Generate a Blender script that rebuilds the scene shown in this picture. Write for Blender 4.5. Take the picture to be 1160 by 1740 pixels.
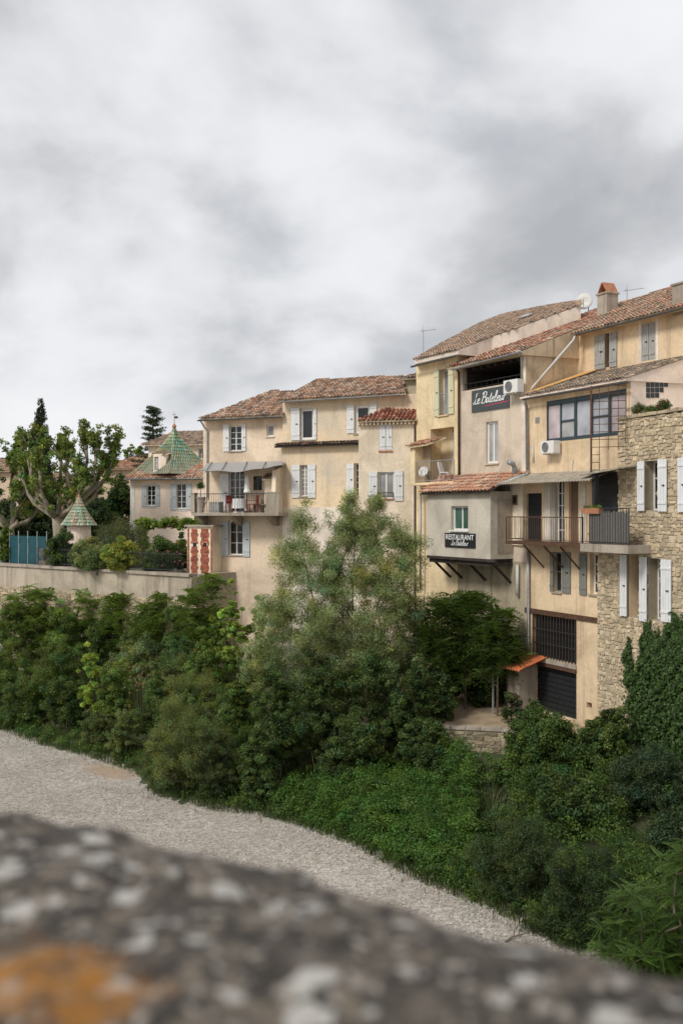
import bpy, math, random
import numpy as np
from mathutils import Vector, Matrix

random.seed(7)
rng = np.random.default_rng(7)
SC = bpy.context.scene
for o in list(bpy.data.objects):
    bpy.data.objects.remove(o)
COL = SC.collection
PI = math.pi

# ------------------------------------------------------------------ camera
# eye = origin, x right, y forward, z up.  35 mm lens, level, photo 1160x1740
FP, CX, CY = 1692.0, 580.0, 870.0
RIVER = -11.0
cam_d = bpy.data.cameras.new('camera')
cam = bpy.data.objects.new('camera', cam_d)
COL.objects.link(cam)
SC.camera = cam
cam.location = (0, 0, 0)
cam.rotation_euler = (PI / 2, 0, 0)
cam_d.sensor_fit = 'HORIZONTAL'
cam_d.sensor_width = 24.0
cam_d.lens = 24.0 * FP / 1160.0
cam_d.clip_start = 0.05
cam_d.clip_end = 6000
cam_d.dof.use_dof = True
cam_d.dof.focus_distance = 44.0
cam_d.dof.aperture_fstop = 3.0
SC.render.resolution_x = 682
SC.render.resolution_y = 1024

# ------------------------------------------------------------------ sky, sun
SUN_EL, SUN_AZ = math.radians(43), math.radians(227)    # azimuth clockwise from +y
world = bpy.data.worlds.new('World')
SC.world = world
world.use_nodes = True
nt = world.node_tree
nt.nodes.clear()
def N(tree, typ, **kw):
    n = tree.nodes.new(typ)
    for k, v in kw.items():
        if k.startswith('i_'):
            n.inputs[k[2:].replace('_', ' ')].default_value = v
        else:
            setattr(n, k, v)
    return n
def ramp(tree, stops, interp='LINEAR'):
    n = tree.nodes.new('ShaderNodeValToRGB')
    cr = n.color_ramp
    cr.interpolation = interp
    while len(cr.elements) > 1:
        cr.elements.remove(cr.elements[-1])
    cr.elements[0].position = stops[0][0]
    c = stops[0][1]
    cr.elements[0].color = c if len(c) == 4 else (*c, 1)
    for p, c in stops[1:]:
        e = cr.elements.new(p)
        e.color = c if len(c) == 4 else (*c, 1)
    return n
sky = N(nt, 'ShaderNodeTexSky', sky_type='NISHITA', sun_disc=False)
sky.sun_elevation = SUN_EL
sky.sun_rotation = SUN_AZ
sky.air_density = 1.0
sky.dust_density = 2.0
tc = N(nt, 'ShaderNodeTexCoord')
sep = N(nt, 'ShaderNodeSeparateXYZ')
nt.links.new(tc.outputs['Generated'], sep.inputs[0])
zc = N(nt, 'ShaderNodeMath', operation='MAXIMUM'); zc.inputs[1].default_value = 0.0
nt.links.new(sep.outputs['Z'], zc.inputs[0])
za = N(nt, 'ShaderNodeMath', operation='ADD'); za.inputs[1].default_value = 0.55
nt.links.new(zc.outputs[0], za.inputs[0])
dx = N(nt, 'ShaderNodeMath', operation='DIVIDE'); dy = N(nt, 'ShaderNodeMath', operation='DIVIDE')
nt.links.new(sep.outputs['X'], dx.inputs[0]); nt.links.new(za.outputs[0], dx.inputs[1])
nt.links.new(sep.outputs['Y'], dy.inputs[0]); nt.links.new(za.outputs[0], dy.inputs[1])
cmb = N(nt, 'ShaderNodeCombineXYZ')
nt.links.new(dx.outputs[0], cmb.inputs[0]); nt.links.new(dy.outputs[0], cmb.inputs[1])
cmb.inputs[2].default_value = 13.3
n1 = N(nt, 'ShaderNodeTexNoise', i_Scale=1.5, i_Detail=7.0, i_Roughness=0.45, i_Distortion=0.1)
n2 = N(nt, 'ShaderNodeTexNoise', i_Scale=4.2, i_Detail=8.0, i_Roughness=0.5, i_Distortion=0.2)
nt.links.new(cmb.outputs[0], n1.inputs['Vector']); nt.links.new(cmb.outputs[0], n2.inputs['Vector'])
mixn = N(nt, 'ShaderNodeMath', operation='MULTIPLY_ADD'); mixn.inputs[1].default_value = 0.5
nt.links.new(n2.outputs['Fac'], mixn.inputs[0])
m65 = N(nt, 'ShaderNodeMath', operation='MULTIPLY'); m65.inputs[1].default_value = 0.5
nt.links.new(n1.outputs['Fac'], m65.inputs[0]); nt.links.new(m65.outputs[0], mixn.inputs[2])
# cloud brightness (x10 because the background strength is 0.1)
cr = ramp(nt, [(0.36, (2.9, 2.96, 3.08)), (0.43, (3.7, 3.77, 3.92)), (0.485, (4.75, 4.83, 4.99)), (0.53, (5.3, 5.38, 5.53)), (0.64, (5.8, 5.86, 5.98))])
nt.links.new(mixn.outputs[0], cr.inputs[0])
cov = ramp(nt, [(0.30, (0.93, 0.93, 0.93)), (0.42, (0.98, 0.98, 0.98))])
nt.links.new(n2.outputs['Fac'], cov.inputs[0])
mx = N(nt, 'ShaderNodeMix', data_type='RGBA')
nt.links.new(cov.outputs[0], mx.inputs['Factor'])
nt.links.new(sky.outputs[0], mx.inputs['A']); nt.links.new(cr.outputs[0], mx.inputs['B'])
bg = N(nt, 'ShaderNodeBackground', i_Strength=0.1)
nt.links.new(mx.outputs['Result'], bg.inputs['Color'])
wo = N(nt, 'ShaderNodeOutputWorld')
nt.links.new(bg.outputs[0], wo.inputs[0])

sd = bpy.data.lights.new('sun', 'SUN')
sd.energy = 1.5
sd.angle = math.radians(14)
sd.color = (1.0, 0.96, 0.9)
sun = bpy.data.objects.new('sun', sd)
COL.objects.link(sun)
sv = Vector((math.sin(SUN_AZ) * math.cos(SUN_EL), math.cos(SUN_AZ) * math.cos(SUN_EL), math.sin(SUN_EL)))
sun.rotation_euler = sv.to_track_quat('Z', 'Y').to_euler()
sun.location = (-20, -20, 60)

vs = SC.view_settings
vs.view_transform = 'Standard'
vs.look = 'None'
vs.exposure = 0.68
vs.gamma = 1.0
vs.use_curve_mapping = False

# ------------------------------------------------------------------ materials
def newmat(name):
    m = bpy.data.materials.new(name)
    m.use_nodes = True
    t = m.node_tree
    t.nodes.clear()
    out = N(t, 'ShaderNodeOutputMaterial')
    b = N(t, 'ShaderNodeBsdfPrincipled')
    t.links.new(b.outputs[0], out.inputs[0])
    return m, t, b, out
def noise(t, scale, detail=5, rough=0.55, vec=None, dist=0.0):
    n = N(t, 'ShaderNodeTexNoise', i_Scale=scale, i_Detail=detail, i_Roughness=rough, i_Distortion=dist)
    if vec is not None:
        t.links.new(vec, n.inputs['Vector'])
    return n
def mixc(t, fac, a, b, mode='MIX'):
    m = N(t, 'ShaderNodeMix', data_type='RGBA', blend_type=mode)
    for sock, v in (('Factor', fac), ('A', a), ('B', b)):
        if hasattr(v, 'links') or hasattr(v, 'is_linked'):
            t.links.new(v, m.inputs[sock])
        elif sock == 'Factor':
            m.inputs[sock].default_value = v
        else:
            m.inputs[sock].default_value = (*v, 1) if len(v) == 3 else v
    return m.outputs['Result']
def bump(t, b, h, strength=0.3, dist=0.02):
    n = N(t, 'ShaderNodeBump', i_Strength=strength, i_Distance=dist)
    t.links.new(h, n.inputs['Height'])
    t.links.new(n.outputs[0], b.inputs['Normal'])
def objcoord(t, scale=(1, 1, 1), loc=(0, 0, 0)):
    c = N(t, 'ShaderNodeTexCoord')
    mp = N(t, 'ShaderNodeMapping')
    mp.inputs['Scale'].default_value = scale
    mp.inputs['Location'].default_value = loc
    t.links.new(c.outputs['Object'], mp.inputs[0])
    return mp.outputs[0]
def plaster(name, col, dirt=(0.16, 0.12, 0.08), stain=0.5, patch=None, seed=0.0, rough=0.25):
    m, t, b, _ = newmat(name)
    v = objcoord(t, loc=(seed, seed * 2.3, seed * 0.7))
    vst = objcoord(t, (1.6, 1.6, 0.16), (seed * 3, seed, seed))
    a = noise(t, 0.55, 7, 0.62, v, 0.6)
    s = noise(t, 1.5, 6, 0.65, vst, 0.3)
    f = noise(t, 9, 6, 0.7, v)
    ra = ramp(t, [(0.42, (0, 0, 0)), (0.62, (1, 1, 1))]); t.links.new(a.outputs['Fac'], ra.inputs[0])
    rs = ramp(t, [(0.5, (0, 0, 0)), (0.78, (1, 1, 1))]); t.links.new(s.outputs['Fac'], rs.inputs[0])
    light = tuple(min(1, c * 1.14 + 0.02) for c in col)
    if patch is None:
        patch = tuple(c * 0.87 for c in col)
    c1 = mixc(t, ra.outputs[0], light, patch)
    mul = N(t, 'ShaderNodeMath', operation='MULTIPLY'); mul.inputs[1].default_value = stain * 1.1
    t.links.new(rs.outputs[0], mul.inputs[0])
    c2 = mixc(t, mul.outputs[0], c1, dirt)
    rf = ramp(t, [(0.3, (0.88, 0.88, 0.88)), (0.7, (1.08, 1.08, 1.08))]); t.links.new(f.outputs['Fac'], rf.inputs[0])
    c3 = mixc(t, 1.0, c2, rf.outputs[0], 'MULTIPLY')
    t.links.new(c3, b.inputs['Base Color'])
    b.inputs['Roughness'].default_value = 0.92
    b.inputs['Specular IOR Level'].default_value = 0.15
    f2 = noise(t, 30, 5, 0.7, v)
    bump(t, b, f2.outputs['Fac'], rough, 0.03)
    return m
def simple(name, col, rough=0.7, metal=0.0, var=0.25, nscale=6.0, bumps=0.15, spec=0.3, stretch=(1, 1, 1), wear=None):
    m, t, b, _ = newmat(name)
    v = objcoord(t, stretch)
    n = noise(t, nscale, 6, 0.65, v)
    r = ramp(t, [(0.3, tuple(c * (1 - var) for c in col)), (0.7, tuple(min(1, c * (1 + var)) for c in col))])
    t.links.new(n.outputs['Fac'], r.inputs[0])
    c = r.outputs[0]
    if wear:
        w = noise(t, nscale * 2.2, 6, 0.7, v)
        rw = ramp(t, [(0.55, (0, 0, 0)), (0.66, (1, 1, 1))]); t.links.new(w.outputs['Fac'], rw.inputs[0])
        c = mixc(t, rw.outputs[0], c, wear)
    t.links.new(c, b.inputs['Base Color'])
    b.inputs['Roughness'].default_value = rough
    b.inputs['Metallic'].default_value = metal
    b.inputs['Specular IOR Level'].default_value = spec
    if bumps:
        bump(t, b, n.outputs['Fac'], bumps, 0.02)
    return m
def attrmat(name, rough=0.85, nscale=14.0, var=0.35, transl=0.0, spec=0.2, bumps=0.2):
    m, t, b, out = newmat(name)
    a = N(t, 'ShaderNodeAttribute', attribute_name='col')
    c = a.outputs['Color']
    if var:
        n = noise(t, nscale, 5, 0.7, objcoord(t))
        r = ramp(t, [(0.3, (1 - var,) * 3), (0.7, (1 + var * 0.6,) * 3)]); t.links.new(n.outputs['Fac'], r.inputs[0])
        c = mixc(t, 1.0, c, r.outputs[0], 'MULTIPLY')
        if bumps:
            bump(t, b, n.outputs['Fac'], bumps, 0.02)
    t.links.new(c, b.inputs['Base Color'])
    b.inputs['Roughness'].default_value = rough
    b.inputs['Specular IOR Level'].default_value = spec
    if transl:
        tr = N(t, 'ShaderNodeBsdfTranslucent')
        tint = mixc(t, 1.0, c, (1.25, 1.2, 0.55), 'MULTIPLY')
        t.links.new(tint, tr.inputs[0])
        ms = N(t, 'ShaderNodeMixShader'); ms.inputs[0].default_value = transl
        t.links.new(b.outputs[0], ms.inputs[1]); t.links.new(tr.outputs[0], ms.inputs[2])
        t.links.new(ms.outputs[0], out.inputs[0])
    return m
def glass(name, col=(0.015, 0.018, 0.02), rough=0.06, spec=0.6):
    m, t, b, _ = newmat(name)
    n = noise(t, 0.9, 3, 0.5, objcoord(t))
    r = ramp(t, [(0.35, tuple(c * 0.7 for c in col)), (0.7, tuple(min(1, c * 1.4) for c in col))])
    t.links.new(n.outputs['Fac'], r.inputs[0]); t.links.new(r.outputs[0], b.inputs['Base Color'])
    b.inputs['Roughness'].default_value = rough
    b.inputs['Specular IOR Level'].default_value = spec
    bump(t, b, n.outputs['Fac'], 0.05, 0.05)
    return m

M = {}
M['pl_a'] = plaster('plaster_warm_beige', (0.68, 0.55, 0.41), stain=0.26, seed=1)
M['pl_b'] = plaster('plaster_ochre', (0.68, 0.53, 0.35), stain=0.34, patch=(0.62, 0.53, 0.41), seed=5)
M['pl_c'] = plaster('plaster_cream', (0.74, 0.63, 0.48), stain=0.22, seed=9)
M['pl_d'] = plaster('plaster_yellow', (0.70, 0.56, 0.35), stain=0.28, seed=13)
M['pl_e'] = plaster('plaster_taupe', (0.56, 0.47, 0.37), stain=0.25, seed=17)
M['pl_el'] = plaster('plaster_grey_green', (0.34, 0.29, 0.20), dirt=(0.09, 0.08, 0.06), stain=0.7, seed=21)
M['pl_f'] = plaster('plaster_ochre_worn', (0.64, 0.49, 0.32), dirt=(0.24, 0.14, 0.08), stain=0.55, seed=25)
M['pl_gable'] = plaster('plaster_gable_old', (0.52, 0.41, 0.28), dirt=(0.10, 0.08, 0.06), stain=0.85, seed=29)
M['pl_side'] = plaster('plaster_pale_side', (0.70, 0.62, 0.52), stain=0.3, seed=31)
M['pl_pink'] = plaster('plaster_pale_pink', (0.86, 0.71, 0.59), patch=(0.82, 0.67, 0.56), stain=0.06, seed=33)
M['pl_blush'] = plaster('plaster_blush', (0.66, 0.50, 0.37), stain=0.3, seed=35)
M['pl_white'] = plaster('plaster_white', (0.74, 0.71, 0.66), stain=0.2, seed=37)
M['pl_box'] = plaster('roughcast_grey', (0.52, 0.47, 0.39), stain=0.28, seed=41, rough=0.8)
M['concrete'] = plaster('concrete_weathered', (0.36, 0.31, 0.25), dirt=(0.12, 0.10, 0.08), stain=0.7, seed=45, rough=0.4)
M['retain'] = plaster('retaining_render', (0.42, 0.36, 0.28), dirt=(0.13, 0.11, 0.08), stain=0.8, seed=49, rough=0.5)
M['mortar'] = plaster('mortar', (0.42, 0.36, 0.26), stain=0.5, seed=53, rough=0.8)
M['white'] = simple('white_painted_wood', (0.72, 0.72, 0.70), 0.55, var=0.08)
M['shut_w'] = simple('shutter_white', (0.68, 0.69, 0.69), 0.6, var=0.12, nscale=3, stretch=(4, 4, 0.6))
M['shut_b'] = simple('shutter_pale_blue_grey', (0.50, 0.55, 0.58), 0.6, var=0.1, nscale=3, stretch=(4, 4, 0.6))
M['shut_g'] = simple('shutter_weathered_grey', (0.36, 0.36, 0.34), 0.8, var=0.3, nscale=4, stretch=(6, 6, 0.5), wear=(0.20, 0.16, 0.12))
M['shut_y'] = simple('shutter_pale_green', (0.60, 0.58, 0.40), 0.65, var=0.1, nscale=3, stretch=(4, 4, 0.6))
M['shut_d'] = simple('shutter_grey', (0.20, 0.20, 0.18), 0.75, var=0.2, nscale=4, stretch=(6, 6, 0.5))
M['wood'] = simple('brown_wood', (0.17, 0.11, 0.07), 0.75, var=0.35, nscale=4, stretch=(8, 8, 0.6))
M['wood_pale'] = simple('pale_wood_panel', (0.36, 0.28, 0.19), 0.8, var=0.25, nscale=4, stretch=(8, 8, 0.6))
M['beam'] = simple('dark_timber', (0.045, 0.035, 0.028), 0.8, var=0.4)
M['dark'] = simple('dark_panel', (0.018, 0.020, 0.022), 0.6, var=0.3)
M['steel'] = simple('dark_steel', (0.05, 0.052, 0.055), 0.5, 0.4, var=0.3)
M['rust'] = simple('rusty_steel', (0.10, 0.055, 0.035), 0.8, 0.2, var=0.5, nscale=9, wear=(0.20, 0.09, 0.05))
M['zinc'] = simple('zinc', (0.36, 0.37, 0.38), 0.5, 0.5, var=0.2)
M['zincd'] = simple('dark_gutter', (0.13, 0.13, 0.13), 0.5, 0.4, var=0.25)
M['pvc'] = simple('pale_pipe', (0.55, 0.54, 0.50), 0.5, var=0.12)
M['sun_frame'] = simple('slate_window_frame', (0.035, 0.055, 0.065), 0.45, var=0.15)
M['glass'] = glass('window_glass')
M['glass_w'] = glass('glass_with_curtain', (0.30, 0.30, 0.29), 0.12, 0.5)
M['glass_g'] = glass('glass_greenish', (0.05, 0.11, 0.08), 0.08, 0.5)
M['glass_p'] = glass('glass_pink_sky_curtain', (0.42, 0.35, 0.36), 0.12, 0.5)  # sky reflection and pink curtains put into the pane colour
M['glass_l'] = glass('glass_lilac_sky', (0.37, 0.38, 0.41), 0.10, 0.5)  # lilac sky reflection put into the pane colour
M['ac'] = simple('ac_white', (0.70, 0.69, 0.66), 0.5, var=0.06)
M['grille'] = simple('grille_grey', (0.22, 0.22, 0.22), 0.6, var=0.1)
M['sign_d'] = simple('sign_slate', (0.06, 0.07, 0.075), 0.5, var=0.12)
M['sign_k'] = simple('sign_black', (0.012, 0.013, 0.016), 0.4, var=0.1)
M['letter'] = simple('letter_white', (0.82, 0.82, 0.80), 0.6, var=0.02, bumps=0)
M['letter_g'] = simple('letter_grey', (0.22, 0.23, 0.23), 0.6, var=0.02, bumps=0)
M['letter_r'] = simple('letter_red', (0.55, 0.05, 0.10), 0.6, var=0.02, bumps=0)
M['tile'] = attrmat('clay_tile', 0.9, 16, 0.45)
M['glazed'] = attrmat('glazed_tile', 0.45, 12, 0.4, spec=0.4)
M['stone'] = attrmat('limestone_rubble', 0.95, 12, 0.4, bumps=0.5)
M['brick'] = attrmat('red_brick', 0.9, 20, 0.3)
M['pebble'] = attrmat('pebble', 0.9, 20, 0.2, bumps=0)
M['terracotta'] = simple('terracotta', (0.40, 0.18, 0.10), 0.85, var=0.25)
M['corr_o'] = simple('orange_corrugated', (0.48, 0.15, 0.06), 0.75, var=0.3, nscale=3)
M['ochre'] = simple('ochre_render', (0.62, 0.36, 0.13), 0.85, var=0.2, nscale=3)
M['corr'] = simple('corrugated_grey', (0.33, 0.29, 0.23), 0.85, var=0.35, nscale=3)
M['reed'] = simple('reed_screen', (0.15, 0.14, 0.13), 0.9, var=0.3, nscale=5, stretch=(1, 1, 10))
M['reedh'] = simple('reed_canopy', (0.33, 0.32, 0.31), 0.9, var=0.3, nscale=3, stretch=(1, 14, 14))
M['cloth'] = simple('white_cloth', (0.75, 0.74, 0.71), 0.9, var=0.08)
M['red'] = simple('red_paint', (0.30, 0.06, 0.05), 0.6, var=0.25)
M['teal'] = simple('teal_windbreak', (0.012, 0.07, 0.085), 0.7, var=0.25, nscale=2)
M['bark'] = simple('bark', (0.12, 0.095, 0.07), 0.95, var=0.45, nscale=5, bumps=0.6, stretch=(1, 1, 0.4))
M['bark_pl'] = simple('plane_bark', (0.27, 0.23, 0.17), 0.9, var=0.35, nscale=2.5, bumps=0.4, wear=(0.36, 0.33, 0.25))
M['leaf'] = attrmat('leaves', 0.5, 3.0, 0.25, transl=0.42, spec=0.3, bumps=0)
M['flower'] = attrmat('petals', 0.7, 3, 0.1, transl=0.2, bumps=0)
M['dish'] = simple('dish_white', (0.62, 0.61, 0.58), 0.6, var=0.08)

# ------------------------------------------------------------------ mesh helpers
class MB:
    def __init__(s):
        s.v = []; s.f = []; s.c = []; s.cc = None
    def add(s, vs_, fs):
        o = len(s.v)
        s.v += [tuple(p) for p in vs_]
        if s.cc is not None:
            s.c += [s.cc] * len(vs_)
        s.f += [tuple(i + o for i in f) for f in fs]
    def box(s, x0, x1, y0, y1, z0, z1):
        s.add([(x0, y0, z0), (x1, y0, z0), (x1, y1, z0), (x0, y1, z0), (x0, y0, z1), (x1, y0, z1), (x1, y1, z1), (x0, y1, z1)],
              [(0, 3, 2, 1), (4, 5, 6, 7), (0, 1, 5, 4), (1, 2, 6, 5), (2, 3, 7, 6), (3, 0, 4, 7)])
    def hexa(s, p):          # 8 corners, bottom 4 then top 4, ccw from above
        s.add(p, [(0, 3, 2, 1), (4, 5, 6, 7), (0, 1, 5, 4), (1, 2, 6, 5), (2, 3, 7, 6), (3, 0, 4, 7)])
    def prism(s, poly, off): # polygon extruded along a vector
        n = len(poly)
        a = [Vector(p) for p in poly]; b = [p + Vector(off) for p in a]
        s.add(a + b, [tuple(range(n))[::-1], tuple(range(n, 2 * n))] + [(i, (i + 1) % n, n + (i + 1) % n, n + i) for i in range(n)])
    def tube(s, pts, r, seg=6, cap=True):
        pts = [Vector(p) for p in pts]
        rs = r if hasattr(r, '__len__') else [r] * len(pts)
        o = len(s.v); vs_ = []; fs = []
        for i, p in enumerate(pts):
            d = (pts[min(i + 1, len(pts) - 1)] - pts[max(i - 1, 0)])
            if d.length < 1e-9: d = Vector((0, 0, 1))
            d.normalize()
            a = d.cross(Vector((0, 0, 1)) if abs(d.z) < 0.9 else Vector((1, 0, 0))).normalized()
            b = d.cross(a)
            for k in range(seg):
                t = 2 * PI * k / seg
                vs_.append(p + a * (math.cos(t) * rs[i]) + b * (math.sin(t) * rs[i]))
        for i in range(len(pts) - 1):
            for k in range(seg):
                k2 = (k + 1) % seg
                fs.append((i * seg + k, i * seg + k2, (i + 1) * seg + k2, (i + 1) * seg + k))
        if cap:
            fs.append(tuple(range(seg))[::-1]); fs.append(tuple(range((len(pts) - 1) * seg, len(pts) * seg)))
        s.add(vs_, fs)
    def lathe(s, prof, c=(0, 0, 0), seg=16):
        vs_ = []; fs = []
        for r, z in prof:
            for k in range(seg):
                t = 2 * PI * k / seg
                vs_.append((c[0] + r * math.cos(t), c[1] + r * math.sin(t), c[2] + z))
        for i in range(len(prof) - 1):
            for k in range(seg):
                k2 = (k + 1) % seg
                fs.append((i * seg + k, i * seg + k2, (i + 1) * seg + k2, (i + 1) * seg + k))
        s.add(vs_, fs)
    def build(s, name, mat, parent=None, smooth=False, loc=None):
        me = bpy.data.meshes.new(name)
        me.from_pydata(s.v, [], s.f)
        if s.c:
            a = me.attributes.new('col', 'FLOAT_COLOR', 'POINT')
            a.data.foreach_set('color', np.array([(*c, 1) for c in s.c], dtype=np.float32).ravel())
        if smooth:
            me.polygons.foreach_set('use_smooth', [True] * len(me.polygons))
        me.update()
        return link(name, me, mat, parent, loc)
def link(name, me, mat, parent=None, loc=None):
    o = bpy.data.objects.new(name, me)
    COL.objects.link(o)
    if mat is not None and len(me.materials) == 0:
        me.materials.append(M[mat] if isinstance(mat, str) else mat)
    if parent is not None: o.parent = parent
    if loc is not None: o.location = loc
    return o
def np_mesh(name, V, F, C=None, smooth=False):
    me = bpy.data.meshes.new(name)
    k = F.shape[1]
    me.vertices.add(len(V)); me.vertices.foreach_set('co', np.ascontiguousarray(V, dtype=np.float32).ravel())
    me.loops.add(F.size); me.loops.foreach_set('vertex_index', np.ascontiguousarray(F, dtype=np.int32).ravel())
    me.polygons.add(len(F)); me.polygons.foreach_set('loop_start', np.arange(0, F.size, k, dtype=np.int32))
    if smooth:
        me.polygons.foreach_set('use_smooth', np.ones(len(F), dtype=bool))
    if C is not None:
        a = me.attributes.new('col', 'FLOAT_COLOR', 'POINT')
        a.data.foreach_set('color', np.ascontiguousarray(np.c_[C, np.ones(len(C))], dtype=np.float32).ravel())
    me.update(calc_edges=True)
    return me
def tag(o, label, cat, group=None):
    o['label'] = label; o['category'] = cat
    if group: o['group'] = group
    return o
def struct(o):
    o['kind'] = 'structure'; return o
def stuff(o, label=None, cat=None):
    o['kind'] = 'stuff'
    if label: o['label'] = label
    if cat: o['category'] = cat
    return o
def empty(name, loc, rz=0.0):
    o = bpy.data.objects.new(name, None)
    COL.objects.link(o); o.location = loc; o.rotation_euler = (0, 0, rz)
    o.empty_display_size = 0.3
    return o
def at(px, py, Y):
    return Vector(((px - CX) / FP * Y, Y, (CY - py) / FP * Y))
def rnd(a, b): return random.uniform(a, b)
def jc(col, a, b):
    f = rnd(a, b); return tuple(c * f for c in col)

# ------------------------------------------------------------------ facades: a vertical plane, things on it found from the direction of a pixel
class Facade:
    """x local = along the wall to the right, y local = into the house, z = up"""
    def __init__(s, px, Y, deg, base):
        a = math.radians(deg)
        s.u = Vector((math.sin(a), -math.cos(a))); s.inn = Vector((-s.u.y, s.u.x))
        s.P = Vector(((px - CX) / FP * Y, Y)); s.base = base
        s.rz = math.atan2(s.u.y, s.u.x)
    def s_of(s, px, d=0.0):
        k = (px - CX) / FP
        P = s.P + s.inn * d
        return (k * P.y - P.x) / (s.u.x - k * s.u.y)
    def pt(s, px, py, d=0.0):
        t = s.s_of(px, d)
        Y = (s.P + s.inn * d + s.u * t).y
        return Vector((t, d, (CY - py) / FP * Y - s.base))
    def world(s, l):
        q = s.P + s.u * l[0] + s.inn * l[1]
        return Vector((q.x, q.y, l[2] + s.base))
    def local(s, w):
        q = Vector((w.x, w.y)) - s.P
        return Vector((q.dot(s.u), q.dot(s.inn), w.z - s.base))
    def on_plane(s, px, py, p0, nrm):    # pixel direction met with a plane given in local coordinates
        o = s.local(Vector((0, 0, 0))); e = s.local(at(px, py, 1.0)) - o
        t = (p0 - o).dot(nrm) / e.dot(nrm)
        return o + e * t
    def thing(s, name, label, cat, group=None):
        e = empty(name, (s.P.x, s.P.y, s.base), s.rz)
        return tag(e, label, cat, group)
    def sub(s, px, py, d):               # world position of a point on the wall
        return s.world(s.pt(px, py, d))

def wall_mesh(x0, x1, z0, z1, holes, depth, reveal=0.28, d0=0.0):
    """closed box x0..x1, y d0..depth with window openings cut through its front"""
    mb = MB()
    hs = [(max(x0, a), max(z0, b), min(x1, c), min(z1, d)) for a, b, c, d in holes]
    hs = [h for h in hs if h[2] - h[0] > 0.02 and h[3] - h[1] > 0.02]
    xs = sorted(set([x0, x1] + [h[0] for h in hs] + [h[2] for h in hs]))
    zs = sorted(set([z0, z1] + [h[1] for h in hs] + [h[3] for h in hs]))
    for i in range(len(xs) - 1):
        for j in range(len(zs) - 1):
            cx, cz = (xs[i] + xs[i + 1]) / 2, (zs[j] + zs[j + 1]) / 2
            if any(h[0] < cx < h[2] and h[1] < cz < h[3] for h in hs): continue
            mb.add([(xs[i], d0, zs[j]), (xs[i + 1], d0, zs[j]), (xs[i + 1], d0, zs[j + 1]), (xs[i], d0, zs[j + 1])], [(0, 1, 2, 3)])
    for a, b, c, d in hs:
        r = d0 + reveal
        mb.add([(a, d0, b), (c, d0, b), (c, d0, d), (a, d0, d), (a, r, b), (c, r, b), (c, r, d), (a, r, d)],
               [(0, 4, 5, 1), (1, 5, 6, 2), (2, 6, 7, 3), (3, 7, 4, 0)])
    mb.add([(x0, d0, z0), (x1, d0, z0), (x1, d0, z1), (x0, d0, z1), (x0, depth, z0), (x1, depth, z0), (x1, depth, z1), (x0, depth, z1)],
           [(4, 7, 6, 5), (0, 3, 7, 4), (1, 5, 6, 2), (3, 2, 6, 7), (0, 4, 5, 1)])
    return mb

def shutter(fc, root, px0, py0, px1, py1, mat, d=-0.06, label=None):
    """plank shutter lying flat against the wall"""
    a = fc.pt(px0, py1, d); b = fc.pt(px1, py0, d)
    pm = (px0 + px1) / 2
    z0 = fc.pt(pm, py1, d).z; z1 = fc.pt(pm, py0, d).z
    x0, x1 = a.x + 0.01, b.x - 0.01
    mb = MB(); n = max(2, round((x1 - x0) / 0.13)); w = (x1 - x0) / n
    for i in range(n):
        mb.box(x0 + i * w + 0.004, x0 + (i + 1) * w - 0.004, d, d + 0.035, z0 + rnd(-.004, .004), z1 + rnd(-.004, .004))
    for k in (0.14, 0.84):
        mb.box(x0 + 0.01, x1 - 0.01, d - 0.022, d + 0.002, z0 + (z1 - z0) * k, z0 + (z1 - z0) * k + 0.07)
    o = mb.build('shutter', mat, root)
    if label: o['label'] = label
    h = MB(); zm = (z0 + z1) / 2
    h.box(x0 + (x1 - x0) * .55, x0 + (x1 - x0) * .8, d - 0.035, d - 0.005, zm - 0.02, zm + 0.02)
    h.build('latch', 'steel', o)
    return o
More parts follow.
